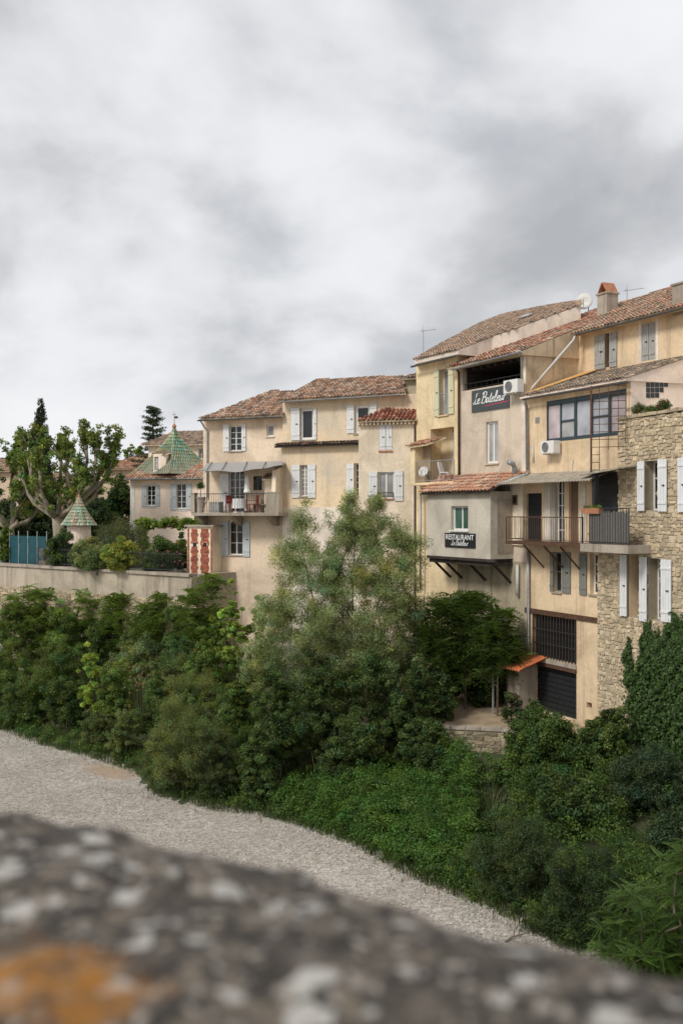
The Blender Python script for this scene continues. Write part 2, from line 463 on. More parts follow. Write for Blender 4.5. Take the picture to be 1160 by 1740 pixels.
def window(fc, root, px0, py0, px1, py1, cols=2, rows=3, mat='white', gl='glass', deep=0.2, fw=0.055, sill='concrete', arch=False, off=0.0):
    """frame with separate panes in an opening; returns the hole for the wall"""
    pm = (px0 + px1) / 2
    x0, x1 = fc.s_of(px0, off), fc.s_of(px1, off)
    z0, z1 = fc.pt(pm, py1, off).z, fc.pt(pm, py0, off).z
    mb = MB(); y0, y1 = off + deep, off + deep + 0.06
    mb.box(x0, x0 + fw, y0, y1, z0, z1); mb.box(x1 - fw, x1, y0, y1, z0, z1)
    mb.box(x0 + fw, x1 - fw, y0, y1, z0, z0 + fw); mb.box(x0 + fw, x1 - fw, y0, y1, z1 - fw, z1)
    ix0, ix1, iz0, iz1 = x0 + fw, x1 - fw, z0 + fw, z1 - fw
    cw = (ix1 - ix0) / cols; rh = (iz1 - iz0) / rows
    for i in range(1, cols):
        mb.box(ix0 + i * cw - fw * .5, ix0 + i * cw + fw * .5, y0 + 0.004, y1 - 0.004, iz0, iz1)
    for j in range(1, rows):
        mb.box(ix0, ix1, y0 + 0.012, y1 - 0.012, iz0 + j * rh - 0.014, iz0 + j * rh + 0.014)
    if arch:
        n = 10; hw = (x1 - x0) / 2; xm = (x0 + x1) / 2
        top = [(xm + hw * math.cos(PI * k / n), y0 - 0.02, z1 - hw * .8 + hw * .8 * math.sin(PI * k / n)) for k in range(n + 1)]
        for sgn in (0, 1):
            cpt = (x1 if sgn == 0 else x0, y0 - 0.02, z1)
            half = top[:n // 2 + 1] if sgn == 0 else top[n // 2:]
            poly = [cpt] + (half[::-1] if sgn == 0 else half[::-1])
            mb.prism(poly, (0, 0.05, 0))
    w = mb.build('window', mat, root)
    for i in range(cols):
        for j in range(rows):
            p = MB(); yy = y0 + 0.03
            p.box(ix0 + i * cw + 0.01, ix0 + (i + 1) * cw - 0.01, yy, yy + 0.008, iz0 + j * rh + 0.006, iz0 + (j + 1) * rh - 0.006)
            p.build('pane', gl, w)
    if sill:
        s_ = MB(); s_.box(x0 - 0.06, x1 + 0.06, off - 0.07, off + deep, z0 - 0.06, z0 - 0.004)
        s_.build('sill', sill, w)
    return (x0, z0, x1, z1)
def opening(fc, px0, py0, px1, py1, off=0.0):
    pm = (px0 + px1) / 2
    return (fc.s_of(px0, off), fc.pt(pm, py1, off).z, fc.s_of(px1, off), fc.pt(pm, py0, off).z)
def panel(fc, root, name, px0, py0, px1, py1, d0, d1, mat, parent=None):
    h = opening(fc, px0, py0, px1, py1, d0)
    mb = MB(); mb.box(h[0], h[2], d0, d1, h[1], h[3])
    return mb.build(name, mat, parent or root)
def pipe(root, name, pts, r, mat, seg=7):
    mb = MB(); mb.tube(pts, r, seg); return mb.build(name, mat, root, smooth=True)
def railing(fc, root, a, b, h, n, mat='steel', name='railing', r=0.010, parent=None):
    """a,b local base points; top rail, bottom rail and single bars"""
    a, b = Vector(a), Vector(b)
    mb = MB(); up = Vector((0, 0, h))
    mb.tube([a + up, b + up], 0.022, 6); mb.tube([a + Vector((0, 0, .08)), b + Vector((0, 0, .08))], 0.014, 5)
    for p in (a, b): mb.tube([p, p + up], 0.02, 6)
    rl = mb.build(name, mat, root)
    bar = MB(); bar.tube([(0, 0, 0.08), (0, 0, h)], r, 5)
    first = None
    for i in range(1, n):
        p = a.lerp(b, i / n)
        if first is None:
            first = bar.build('bar', mat, rl, loc=p)
        else:
            link('bar', first.data, None, rl, p)
    return rl

# ------------------------------------------------------------------ canal tile roofs
CLAY = [(0.46, 0.27, 0.18), (0.52, 0.35, 0.25), (0.40, 0.22, 0.15), (0.54, 0.41, 0.31), (0.30, 0.20, 0.15), (0.46, 0.35, 0.26), (0.20, 0.15, 0.12)]
CLAY_RED = [(0.36, 0.12, 0.08), (0.28, 0.09, 0.06), (0.42, 0.18, 0.12), (0.24, 0.10, 0.07), (0.46, 0.26, 0.18)]
CLAY_OLD = [(0.42, 0.31, 0.23), (0.34, 0.26, 0.19), (0.48, 0.37, 0.28), (0.22, 0.17, 0.13), (0.44, 0.28, 0.20)]
CLAY_ORG = [(0.50, 0.26, 0.17), (0.55, 0.33, 0.22), (0.44, 0.22, 0.14), (0.54, 0.39, 0.29), (0.40, 0.25, 0.18)]
def inside(p, poly):
    c = False; n = len(poly)
    for i in range(n):
        x1, y1 = poly[i]; x2, y2 = poly[i - 1]
        if (y1 > p[1]) != (y2 > p[1]) and p[0] < (x2 - x1) * (p[1] - y1) / (y2 - y1) + x1: c = not c
    return c
def tile_roof(root, poly, eave_dir, body_z, pal, body='pl_gable', wdt=0.20, exp=0.30, name='roof', thin=0.0):
    """poly: local 3-D polygon lying in one plane, its first two points on the eave.  A closed body under it, rows of barrel tiles on it."""
    poly = [Vector(p) for p in poly]
    e = Vector(eave_dir).normalized()
    nrm = Vector((0, 0, 0))
    for i in range(len(poly)):
        nrm += poly[i].cross(poly[(i + 1) % len(poly)])
    nrm.normalize()
    if nrm.z < 0: nrm = -nrm
    e = (e - nrm * e.dot(nrm)).normalized()
    w = nrm.cross(e)
    if w.z < 0: w = -w
    o = poly[0]
    P2 = [((p - o).dot(e), (p - o).dot(w)) for p in poly]
    mb = MB(); n = len(poly)
    top = [p - nrm * 0.03 for p in poly]
    if thin: bot = [p - Vector((0, 0, thin)) for p in top]
    else: bot = [Vector((p.x, p.y, min(body_z, p.z - 0.06))) for p in top]
    mb.add(top + bot, [tuple(range(n)), tuple(range(n, 2 * n))[::-1]] + [(i, n + i, n + (i + 1) % n, (i + 1) % n) for i in range(n)])
    roof = mb.build(name, body, root)
    t = MB(); seg = 5
    xs = [p[0] for p in P2]; ys = [p[1] for p in P2]
    nx = int((max(xs) - min(xs)) / wdt) + 2; ny = int((max(ys) - min(ys)) / exp) + 2
    for i in range(nx):
        x = min(xs) + (i + 0.5) * wdt
        for j in range(ny):
            y = min(ys) - 0.04 + j * exp
            if not inside((x, y + exp * .5), P2): continue
            t.cc = jc(random.choice(pal), 0.75, 1.2)
            jx, ja, jl = rnd(-.014, .014), rnd(-.03, .03), rnd(-.02, .02)
            r0, r1 = wdt * 0.46, wdt * 0.37
            vs_ = []
            for (yy, rr, lift) in ((y - 0.02 + jl, r0, 0.035), (y + exp * 1.12 + jl, r1, 0.0)):
                for k in range(seg + 1):
                    an = PI * k / seg
                    q = o + e * (x + jx + ja * (yy - y) + rr * math.cos(an)) + w * yy + nrm * (rr * 0.85 * math.sin(an) + lift - 0.01)
                    vs_.append(q)
            for k in range(seg + 1):      # thickness seen at the lower end
                an = PI * k / seg
                vs_.append(o + e * (x + jx + (r0 - .02) * math.cos(an)) + w * (y - 0.02 + jl) + nrm * ((r0 - .02) * 0.85 * math.sin(an) + 0.02))
            m = seg + 1
            t.add(vs_, [(k, k + 1, m + k + 1, m + k) for k in range(seg)] + [(k, 2 * m + k, 2 * m + k + 1, k + 1) for k in range(seg)])
    tl = t.build('roof_tiles', 'tile', roof)
    stuff(tl)
    return roof
def roof_px(fc, root, eL, eR, d_e, rid, d_r, outline, pal, body_z, **kw):
    """eave pixels eL,eR lie d_e in front of the wall; pixel rid lies d_r inside it: that fixes the plane; outline pixels are met with the plane"""
    a, b, c = fc.pt(*eL, d_e), fc.pt(*eR, d_e), fc.pt(*rid, d_r)
    nrm = (b - a).cross(c - a).normalized()
    poly = [fc.on_plane(px, py, a, nrm) for px, py in outline]
    return tile_roof(root, poly, b - a, body_z, pal, **kw), (a, nrm)

# ================================================================== GROUND
BANK = [(-60, 92), (-17.2, 50.0), (-13.5, 46.6), (-8.6, 42.3), (-7.0, 38.6), (-4.6, 36.9), (-2.8, 36.4), (0.4, 32.7), (2.75, 29.1), (6.3, 24.2), (9.0, 19.5), (30, -10)]
BKN = np.array(BANK, float)
def bank_dist(x, y):
    """signed distance to the edge of the gravel, positive on the planted side"""
    x = np.asarray(x, float); y = np.asarray(y, float)
    best = np.full(x.shape, 1e9); sg = np.zeros(x.shape)
    for (x0, y0), (x1, y1) in zip(BANK[:-1], BANK[1:]):
        ddx, ddy = x1 - x0, y1 - y0; L2 = ddx * ddx + ddy * ddy
        t = np.clip(((x - x0) * ddx + (y - y0) * ddy) / L2, 0, 1)
        qx, qy = x - x0 - t * ddx, y - y0 - t * ddy
        d = np.hypot(qx, qy); cr_ = ddx * (y - y0) - ddy * (x - x0)
        m = d < best
        best = np.where(m, d, best); sg = np.where(m, np.sign(cr_), sg)
    return best * sg
def ground_z(x, y):
    d = bank_dist(x, y); d = d + .35 * np.sin(np.asarray(x) * 1.9 + np.asarray(y) * .7) + .2 * np.sin(np.asarray(x) * 4.3 - np.asarray(y) * 3.1)
    t = np.clip(d / 7.0, 0, 1); t = t * t * (3 - 2 * t)
    z = RIVER + 1.9 * t + np.clip(d, -.5, 1) * 0.18
    return z + 0.06 * np.sin(np.asarray(x) * 1.3) * np.cos(np.asarray(y) * 1.1)
def gz(x, y): return float(ground_z(np.array([x]), np.array([y]))[0])

def gravel_mat():
    m, t, b, _ = newmat('river_gravel')
    g = N(t, 'ShaderNodeNewGeometry')
    v = g.outputs['Position']
    vo = N(t, 'ShaderNodeTexVoronoi', i_Scale=9.0); t.links.new(v, vo.inputs['Vector'])
    vo2 = N(t, 'ShaderNodeTexVoronoi', i_Scale=22.0); t.links.new(v, vo2.inputs['Vector'])
    r1 = ramp(t, [(0.0, (0.28, 0.25, 0.215)), (0.35, (0.39, 0.355, 0.315)), (0.7, (0.44, 0.405, 0.36)), (1.0, (0.51, 0.475, 0.43))])
    sp = N(t, 'ShaderNodeSeparateColor'); t.links.new(vo.outputs['Color'], sp.inputs[0]); t.links.new(sp.outputs[0], r1.inputs[0])
    r2 = ramp(t, [(0.0, (0.7, 0.69, 0.68)), (1.0, (1.15, 1.14, 1.12))])
    sp2 = N(t, 'ShaderNodeSeparateColor'); t.links.new(vo2.outputs['Color'], sp2.inputs[0]); t.links.new(sp2.outputs[0], r2.inputs[0])
    c = mixc(t, 1.0, r1.outputs[0], r2.outputs[0], 'MULTIPLY')
    big = noise(t, 0.35, 6, 0.6, v, 0.8)
    rb = ramp(t, [(0.35, (0.86, 0.84, 0.82)), (0.65, (1.08, 1.08, 1.08))]); t.links.new(big.outputs['Fac'], rb.inputs[0])
    c = mixc(t, 1.0, c, rb.outputs[0], 'MULTIPLY')
    # a damp sandy hollow on the bar
    mp = N(t, 'ShaderNodeMapping'); t.links.new(v, mp.inputs[0])
    mp.vector_type = 'TEXTURE'
    mp.inputs['Location'].default_value = (-9.9, 42.6, RIVER); mp.inputs['Scale'].default_value = (2.6, 1.35, 3); mp.inputs['Rotation'].default_value = (0, 0, -0.75)
    ln = N(t, 'ShaderNodeVectorMath', operation='LENGTH'); t.links.new(mp.outputs[0], ln.inputs[0])
    nn = noise(t, 1.4, 8, 0.7, v)
    n15 = N(t, 'ShaderNodeMath', operation='MULTIPLY'); n15.inputs[1].default_value = 1.5; t.links.new(nn.outputs['Fac'], n15.inputs[0])
    ad = N(t, 'ShaderNodeMath', operation='ADD'); t.links.new(ln.outputs['Value'], ad.inputs[0]); t.links.new(n15.outputs[0], ad.inputs[1])
    rm = ramp(t, [(0.72, (.85, .85, .85)), (1.0, (0, 0, 0))])
    hv = N(t, 'ShaderNodeMath', operation='MULTIPLY'); hv.inputs[1].default_value = 0.66; t.links.new(ad.outputs[0], hv.inputs[0])
    t.links.new(hv.outputs[0], rm.inputs[0])
    c = mixc(t, rm.outputs[0], c, (0.34, 0.25, 0.17))
    t.links.new(c, b.inputs['Base Color'])
    b.inputs['Roughness'].default_value = 0.95; b.inputs['Specular IOR Level'].default_value = 0.1
    bump(t, b, vo.outputs['Distance'], 0.3, 0.05)
    return m
def soil_mat():
    m, t, b, _ = newmat('bank_soil')
    g = N(t, 'ShaderNodeNewGeometry')
    n = noise(t, 1.2, 7, 0.65, g.outputs['Position'])
    r = ramp(t, [(0.35, (0.03, 0.045, 0.018)), (0.5, (0.05, 0.06, 0.025)), (0.7, (0.12, 0.10, 0.06))])
    t.links.new(n.outputs['Fac'], r.inputs[0]); t.links.new(r.outputs[0], b.inputs['Base Color'])
    b.inputs['Roughness'].default_value = 0.95
    bump(t, b, n.outputs['Fac'], 0.5, 0.1)
    return m
M['gravel'] = gravel_mat(); M['soil'] = soil_mat()
M['sand'] = simple('packed_sand', (0.36, 0.27, 0.18), 0.95, var=0.3, nscale=1.5, bumps=0.4, wear=(0.25, 0.2, 0.13))
M['lawn'] = simple('garden_ground', (0.10, 0.10, 0.05), 0.95, var=0.4, nscale=0.8)
def grid(name, x0, x1, y0, y1, st, zf, mat, keep=None):
    xs = np.arange(x0, x1 + st / 2, st); ys = np.arange(y0, y1 + st / 2, st)
    X, Y = np.meshgrid(xs, ys); V = np.c_[X.ravel(), Y.ravel(), zf(X.ravel(), Y.ravel())]
    nx, ny = len(xs), len(ys)
    i, j = np.meshgrid(np.arange(nx - 1), np.arange(ny - 1)); a = (j * nx + i).ravel()
    F = np.c_[a, a + 1, a + nx + 1, a + nx]
    if keep is not None:
        cx = X.ravel()[a] + st / 2; cy = Y.ravel()[a] + st / 2
        F = F[keep(cx, cy)]
        used = np.unique(F); mp = np.zeros(len(V), int); mp[used] = np.arange(len(used))
        V = V[used]; F = mp[F]
    return struct(link(name, np_mesh(name, V, F, smooth=True), mat))
def river_z(x, y):
    return RIVER + 0.07 * np.sin(x * .45 + y * .2) + 0.05 * np.sin(y * .8 - x * .3) + 0.02 * np.sin(x * 2.1) * np.sin(y * 1.7)
grid('riverbed', -45, 25, 8, 75, 0.5, river_z, 'gravel')
g_ = MB(); g_.add([(-3000, -3000, RIVER - .35), (3000, -3000, RIVER - .35), (3000, 3000, RIVER - .35), (-3000, 3000, RIVER - .35)], [(0, 1, 2, 3)])
struct(g_.build('ground', 'gravel'))
grid('river_bank', -50, 26, 5, 80, 0.5, lambda x, y: ground_z(x, y) - 0.12, 'soil', keep=lambda x, y: (bank_dist(x, y) > -0.8) & (bank_dist(x, y) < 16))
# upper town ground behind the terrace wall and the houses
TW0, TW1 = Vector((-21.6, 61.4)), Vector((-7.6, 50.2))          # line of the terrace wall
tdir = (TW1 - TW0).normalized()
far0 = TW0 - tdir * 60
TERR = -3.25
tm = MB()
tm.add([(far0.x, far0.y, TERR), (TW1.x, TW1.y, TERR), (-6.0, 54, TERR), (6, 52, TERR), (16, 46, TERR), (40, 30, TERR), (900, 200, TERR), (900, 2500, TERR), (-1500, 2500, TERR), (-1500, 300, TERR)], [tuple(range(10))])
struct(tm.build('garden_terrace', 'lawn'))

# pebbles lying on the gravel bar
def pebbles(n):
    base = np.array([(1, 0, 0), (0, 1, 0), (-1, 0, 0), (0, -1, 0), (0, 0, .8), (0, 0, -.6)], float)
    fc_ = np.array([(0, 1, 4), (1, 2, 4), (2, 3, 4), (3, 0, 4), (1, 0, 5), (2, 1, 5), (3, 2, 5), (0, 3, 5)])
    y = rng.uniform(20, 58, n * 3); x = rng.uniform(-0.36, 0.22, n * 3) * y
    k = (bank_dist(x, y) < 0.4) & ~((((x + 9.9) * .73 - (y - 42.6) * .68) / 2.4) ** 2 + (((x + 9.9) * .68 + (y - 42.6) * .73) / 1.0) ** 2 < rng.uniform(.1, 1.0, len(x)))
    x, y = x[k][:n], y[k][:n]; n = len(x)
    sz = 0.015 + 0.03 * rng.random(n) ** 4
    near = np.clip(1.0 - np.abs(bank_dist(x, y)) / 2.5, 0, 1); sz = sz * (1 + near * (rng.random(n) < .2) * .6)
    an = rng.uniform(0, 2 * PI, n); ca, sa = np.cos(an), np.sin(an)
    st = rng.uniform(.6, 1.3, (n, 3)) * sz[:, None]; st[:, 2] *= .65
    V = base[None] * st[:, None, :]
    V = V + rng.normal(0, .12, V.shape) * sz[:, None, None]
    Vx = V[..., 0] * ca[:, None] - V[..., 1] * sa[:, None] + x[:, None]
    Vy = V[..., 0] * sa[:, None] + V[..., 1] * ca[:, None] + y[:, None]
    Vz = V[..., 2] + (river_z(x, y) + sz * .15)[:, None]
    F = (fc_[None] + (np.arange(n) * 6)[:, None, None]).reshape(-1, 3)
    tone = rng.normal(.41, .05, n).clip(.17, .60); warm = rng.normal(0, .02, n)
    C = np.stack([tone + warm + .02, tone - .012, tone - warm - .06], 1).clip(.05, .8)
    return np_mesh('pebbles', np.stack([Vx, Vy, Vz], -1).reshape(-1, 3), F, np.repeat(C, 6, 0))
stuff(link('pebbles', pebbles(80000), 'pebble'), 'pale rounded pebbles covering the dry river bed', 'gravel')

# ================================================================== FOLIAGE
LEAF_GAIN = (1.55, 1.55, 1.25)
def leaf_arrays(P, Nn, size, aspect, col, up=None):
    """diamond leaves at P with normals Nn; returns V,F,C"""
    n = len(P)
    r = rng.normal(size=(n, 3))
    t = np.cross(Nn, r); t /= np.linalg.norm(t, axis=1, keepdims=True) + 1e-9
    if up is not None:
        t = t + np.asarray(up); t /= np.linalg.norm(t, axis=1, keepdims=True) + 1e-9
    b = np.cross(Nn, t); b /= np.linalg.norm(b, axis=1, keepdims=True) + 1e-9
    s = (size * rng.uniform(.65, 1.35, n))[:, None]
    v0 = P - t * s * .5; v2 = P + t * s * .5
    cup = Nn * s * .10
    v1 = P + b * s * .5 * aspect - t * s * .06 + cup; v3 = P - b * s * .5 * aspect - t * s * .06 + cup
    V = np.stack([v0, v1, v2, v3], 1).reshape(-1, 3)
    F = np.arange(n * 4).reshape(-1, 4)
    return V, F, np.repeat(col * np.array([LEAF_GAIN]), 4, 0)
def clump_leaves(centers, radii, per, size, aspect, base_col, var=0.28, light=None, upb=0.5, up=None, outward=0.6, flat=0.8):
    """leaves in soft balls around clump centres"""
    n = len(centers)
    cnt = np.maximum(3, (per * (np.asarray(radii) / np.mean(radii)) ** 2).astype(int))
    idx = np.repeat(np.arange(n), cnt); m = len(idx)
    d = rng.normal(size=(m, 3)); d /= np.linalg.norm(d, axis=1, keepdims=True)
    rad = rng.random(m) ** .45
    off = d * rad[:, None] * np.asarray(radii)[idx][:, None]; off[:, 2] *= flat
    P = np.asarray(centers)[idx] + off
    Nn = d * outward + rng.normal(size=(m, 3)) * .55 + np.array([0, 0, upb]); Nn /= np.linalg.norm(Nn, axis=1, keepdims=True)
    bc = np.asarray(base_col, float)
    cl = 1 + rng.normal(0, var, (n, 1))                        # some clumps younger, some older
    hue = rng.normal(0, var * .45, (n, 1))
    C = bc[None] * cl.clip(.45, 1.8)
    C[:, 0:1] *= (1 + hue); C[:, 2:3] *= (1 - hue)
    if light is not None:
        w = (rng.random((n, 1)) < .22) * rng.uniform(.3, .9, (n, 1)); C = C * (1 - w) + np.asarray(light)[None] * w
    C = C[idx] * rng.uniform(.7, 1.3, (m, 1))
    return leaf_arrays(P, Nn, size, aspect, C.clip(.004, .6), up)
def join(parts):
    o = 0; Vs, Fs, Cs = [], [], []
    for V, F, C in parts:
        Vs.append(V); Fs.append(F + o); Cs.append(C); o += len(V)
    return np.concatenate(Vs), np.concatenate(Fs), np.concatenate(Cs)
def skeleton(trunk, targets, rtip=0.012, rmax=0.25, lift=0.12, power=2.2):
    """join targets to a trunk one by one at the nearest earlier node; returns tubes as one MB"""
    nodes = [Vector(trunk[0])]; par = [-1]
    for p in trunk[1:]:
        nodes.append(Vector(p)); par.append(len(nodes) - 2)
    b0 = Vector(trunk[0])
    T = sorted([Vector(t) for t in targets], key=lambda p: (p - b0).length)
    A = [tuple(p) for p in nodes]
    for t in T:
        arr = np.array(A); d = np.linalg.norm(arr - np.array(t), axis=1) + np.maximum(0, arr[:, 2] - t.z) * .8
        k = int(np.argmin(d)); p = nodes[k]; L = (t - p).length
        if L < 0.05: continue
        m = max(1, min(4, int(L / .45))); prev = k
        side = Vector((rnd(-1, 1), rnd(-1, 1), rnd(-.3, .6))) * L * .08
        for i in range(1, m + 1):
            f = i / m
            q = p.lerp(t, f) + side * math.sin(PI * f) - Vector((0, 0, 1)) * L * lift * math.sin(PI * f) * .5
            nodes.append(q); A.append(tuple(q)); par.append(prev); prev = len(nodes) - 1
    cnt = [0] * len(nodes); has = [False] * len(nodes)
    for i in range(len(nodes) - 1, 0, -1):
        if not has[i]: cnt[i] = max(cnt[i], 1)
        cnt[par[i]] += cnt[i]; has[par[i]] = True
    rad = [min(rmax, rtip * max(1, c) ** (1 / power)) for c in cnt]
    mb = MB()
    for i in range(1, len(nodes)):
        mb.tube([nodes[par[i]], nodes[i]], [min(rad[par[i]], rad[i] * 1.5), rad[i]], 5 if rad[i] < .05 else 8, cap=False)
    return mb
def lobes_points(lobes, n, gap=0.0, shell=0.55):
    """points in a union of ellipsoids (cx,cy,cz,rx,ry,rz), weighted to the outside"""
    L = np.array(lobes, float); vol = np.prod(L[:, 3:], axis=1) ** (2 / 3); pick = rng.choice(len(L), n, p=vol / vol.sum())
    d = rng.normal(size=(n, 3)); d /= np.linalg.norm(d, axis=1, keepdims=True)
    r = shell + (1 - shell) * rng.random(n) ** .7
    inner = rng.random(n) < .25; r[inner] = rng.random(inner.sum()) ** .5 * shell
    return L[pick, :3] + d * L[pick, 3:] * r[:, None] * (1 + rng.normal(0, .08, (n, 1)))
def plant(name, label, cat, base, lobes, nclump, crad, per, size, aspect, col, light=None, group=None, trunk_top=None, rtip=.012, rmax=.2, var=.30,
          upb=.5, up=None, bark='bark', crown_name='crown', nbranch=None, outward=.6, flat=.8, shell=.55, stems=1):
    """tree or shrub standing at base: trunk with limbs to the clumps, leaves in the clumps"""
    base = Vector(base)
    root = tag(empty(name, base), label, cat, group)
    P = lobes_points(lobes, nclump, shell=shell)
    P[:, 2] = np.maximum(P[:, 2], 0.12)
    rr = crad * rng.uniform(.6, 1.35, nclump)
    V, F, C = clump_leaves(P, rr, per, size, aspect, col, var, light, upb, up, outward, flat)
    V[:, 2] = np.maximum(V[:, 2], 0.01)
    link(crown_name, np_mesh(crown_name, V, F, C), 'leaf', root)
    tops = trunk_top or [(0, 0, max(l[2] for l in lobes))]
    zb = -0.25
    mbs = MB()
    tg = P[rng.permutation(nclump)[:nbranch or min(nclump, 90)]]
    if len(tops) == 1:
        t = tops[0]
        tr = [(t[0] * f + rnd(-.05, .05) * (0 < f < 1), t[1] * f + rnd(-.05, .05) * (0 < f < 1), zb + (t[2] - zb) * f) for f in np.linspace(0, 1, 6)]
        sk = skeleton(tr, tg, rtip, rmax)
        mbs.v, mbs.f = sk.v, sk.f
    else:
        ta = np.array(tops); own = np.argmin(((tg[:, None, :2] - ta[None, :, :2]) ** 2).sum(-1), 1)
        for i, t in enumerate(tops):
            bx_, by_ = t[0] * .25, t[1] * .25
            tr = [(bx_ + (t[0] - bx_) * f ** 1.3, by_ + (t[1] - by_) * f ** 1.3, zb + (t[2] - zb) * f) for f in np.linspace(0, 1, 6)]
            sk = skeleton(tr, tg[own == i], rtip, rmax); mbs.add(sk.v, sk.f)
    mbs.build('trunk', bark, root, smooth=True)
    return root
def frond(nl, L, w, droop):
    """one pinnate leaf along +x from the origin: midrib and leaflet pairs, as quads"""
    V, F = [], []
    for i in range(nl):
        f = (i + 1.2) / (nl + .6); x = L * f; z = -droop * f * f * L
        ll = w * (1 - .55 * abs(f - .4)); wd = ll * .42
        for sg in (-1, 1):
            ax, ay, az = .35 * ll, sg * .93 * ll, -.22 * ll
            o = len(V)
            V += [(x, 0, z), (x + ax * .5 - wd * .5, ay * .45, z + az * .3), (x + ax, ay, z + az), (x + ax * .5 + wd * .5, ay * .45, z + az * .3)]
            F.append((o, o + 1, o + 2, o + 3))
    V += [(0, -.008, 0), (0, .008, 0), (L, .003, -droop * L), (L, -.003, -droop * L)]; n = len(V)
    F.append((n - 4, n - 3, n - 2, n - 1))
    return np.array(V, float), np.array(F)
def frond_crown(tips, nper, L, w, nl, col, light, droop=.35, var=.2, elev=(.0, .9)):
    parts = []
    variants = [frond(nl, L, w, droop * k) for k in (.6, 1.0, 1.5)]
    for p in tips:
        tip_c = np.asarray(col) * (1 + rng.normal(0, var)); lw = rng.random() * .5
        tip_c = tip_c * (1 - lw) + np.asarray(light) * lw
        for k in range(nper):
            V, F = variants[rng.integers(3)]
            an = 2 * PI * k / nper + rng.uniform(-.35, .35); el = rng.uniform(*elev); s = rng.uniform(.65, 1.15)
            ro = rng.uniform(-.6, .6)
            c, sn = math.cos(an), math.sin(an)
            v = V * s
            y, z = v[:, 1] * math.cos(ro) - v[:, 2] * math.sin(ro), v[:, 1] * math.sin(ro) + v[:, 2] * math.cos(ro)
            x2 = v[:, 0] * math.cos(el) - z * math.sin(el) * .5; z2 = v[:, 0] * math.sin(el) + z * math.cos(el)
            W_ = np.c_[x2 * c - y * sn, x2 * sn + y * c, z2] + np.asarray(p)[None]
            parts.append((W_, F, np.tile((tip_c * np.array(LEAF_GAIN) * rng.uniform(.75, 1.25)).clip(.004, .6), (len(V), 1))))
    return join(parts)
def pinnate_tree(name, label, base, lobes, ntips, nper, L, w, nl, col, light, group=None, cat='tree', droop=.35, tops=None, elev=(.0, .9), rmax=.12):
    base = Vector(base); root = tag(empty(name, base), label, cat, group)
    P = lobes_points(lobes, ntips, shell=.6); P[:, 2] = np.maximum(P[:, 2], .3)
    V, F, C = frond_crown(P, nper, L, w, nl, col, light, droop, elev=elev)
    V[:, 2] = np.maximum(V[:, 2], 0.01)
    link('crown', np_mesh('crown', V, F, C), 'leaf', root)
    t = tops or (0, 0, max(l[2] for l in lobes))
    tr = [(t[0] * f, t[1] * f, -.25 + (t[2] + .25) * f) for f in np.linspace(0, 1, 6)]
    skeleton(tr, P, .012, rmax).build('trunk', 'bark', root, smooth=True)
    return root
# ================================================================== HOUSES
BASE = -9.3
FA = Facade(345, 53.5, 67, BASE)
FB = Facade(480, 51.4, 63, BASE)
FC = Facade(609, 48.0, 75, BASE)
FD = Facade(707, 47.2, 30, BASE)
FE = Facade(777, 44.4, 29.9, BASE)
FF = Facade(893, 40.4, 25.5, BASE)

def gutter(fc, root, pa, pb, d, pipe_px=None, mat='zincd', r=0.075):
    a, b = fc.pt(*pa, d), fc.pt(*pb, d)
    mb = MB(); seg = 6; vs_ = []
    for p in (a, b):
        for rr in (r, r - .015):
            for k in range(seg + 1):
                t = PI + PI * k / seg
                vs_.append(p + Vector((0, math.cos(t) * rr, math.sin(t) * rr)))
    n = seg + 1
    fs = [(k, k + 1, 2 * n + k + 1, 2 * n + k) for k in range(seg)] + [(n + k, 3 * n + k, 3 * n + k + 1, n + k + 1) for k in range(seg)]
    fs += [(k, n + k, n + k + 1, k + 1) for k in range(seg)] + [(2 * n + k, 2 * n + k + 1, 3 * n + k + 1, 3 * n + k) for k in range(seg)]
    fs += [(0, 2 * n, 3 * n, n), (seg, n + seg, 3 * n + seg, 2 * n + seg)]
    mb.add(vs_, fs)
    return mb.build('gutter', mat, root)

# ---------------------------------------------------------------- house with the reed canopy (A)
A = FA.thing('town_house', 'beige house at the left end with a reed canopy over its balcony', 'house')
h = []
h.append(window(FA, A, 389, 723, 410, 766, 2, 4, deep=.12))
shutter(FA, A, 378.7, 721, 389, 767, 'shut_w'); shutter(FA, A, 410, 720, 417.6, 766, 'shut_w')
h.append(window(FA, A, 453, 722, 464.5, 741, 1, 1, gl='glass_w', deep=.1, sill='pl_c'))
h.append(window(FA, A, 389, 800, 415, 871, 3, 5, deep=.1, sill=None))
shutter(FA, A, 374, 805, 388.5, 870, 'shut_w')
h.append(window(FA, A, 430, 809, 445, 833, 4, 4, 'dark', 'glass_g', deep=.12, fw=.03, arch=True, sill=None))
h.append(window(FA, A, 388, 884, 412, 943, 2, 3, deep=.15, arch=True))
shutter(FA, A, 376, 887, 387.6, 945, 'shut_b'); shutter(FA, A, 412, 887, 424, 946, 'shut_b')
ez = FA.pt(410, 713, 0).z
wA = wall_mesh(0, FA.s_of(481), 0, ez, h, 7.0).build('wall', 'pl_a', A)
roof_px(FA, A, (338, 711), (481, 704), -.45, (470, 664), 3.5, [(338, 711), (481, 704), (500, 663), (458, 664.5), (413, 682)], CLAY, ez - .02)
gutter(FA, A, (336, 713.5), (480, 707), -.5)
pipe(A, 'drainpipe', [FA.pt(340, 714, -.5), FA.pt(346, 724, -.15), FA.pt(352, 732, -.08), FA.pt(352, 845, -.08), FA.pt(347, 850, -.1), FA.pt(338, 852, -.3)], .045, 'zinc')
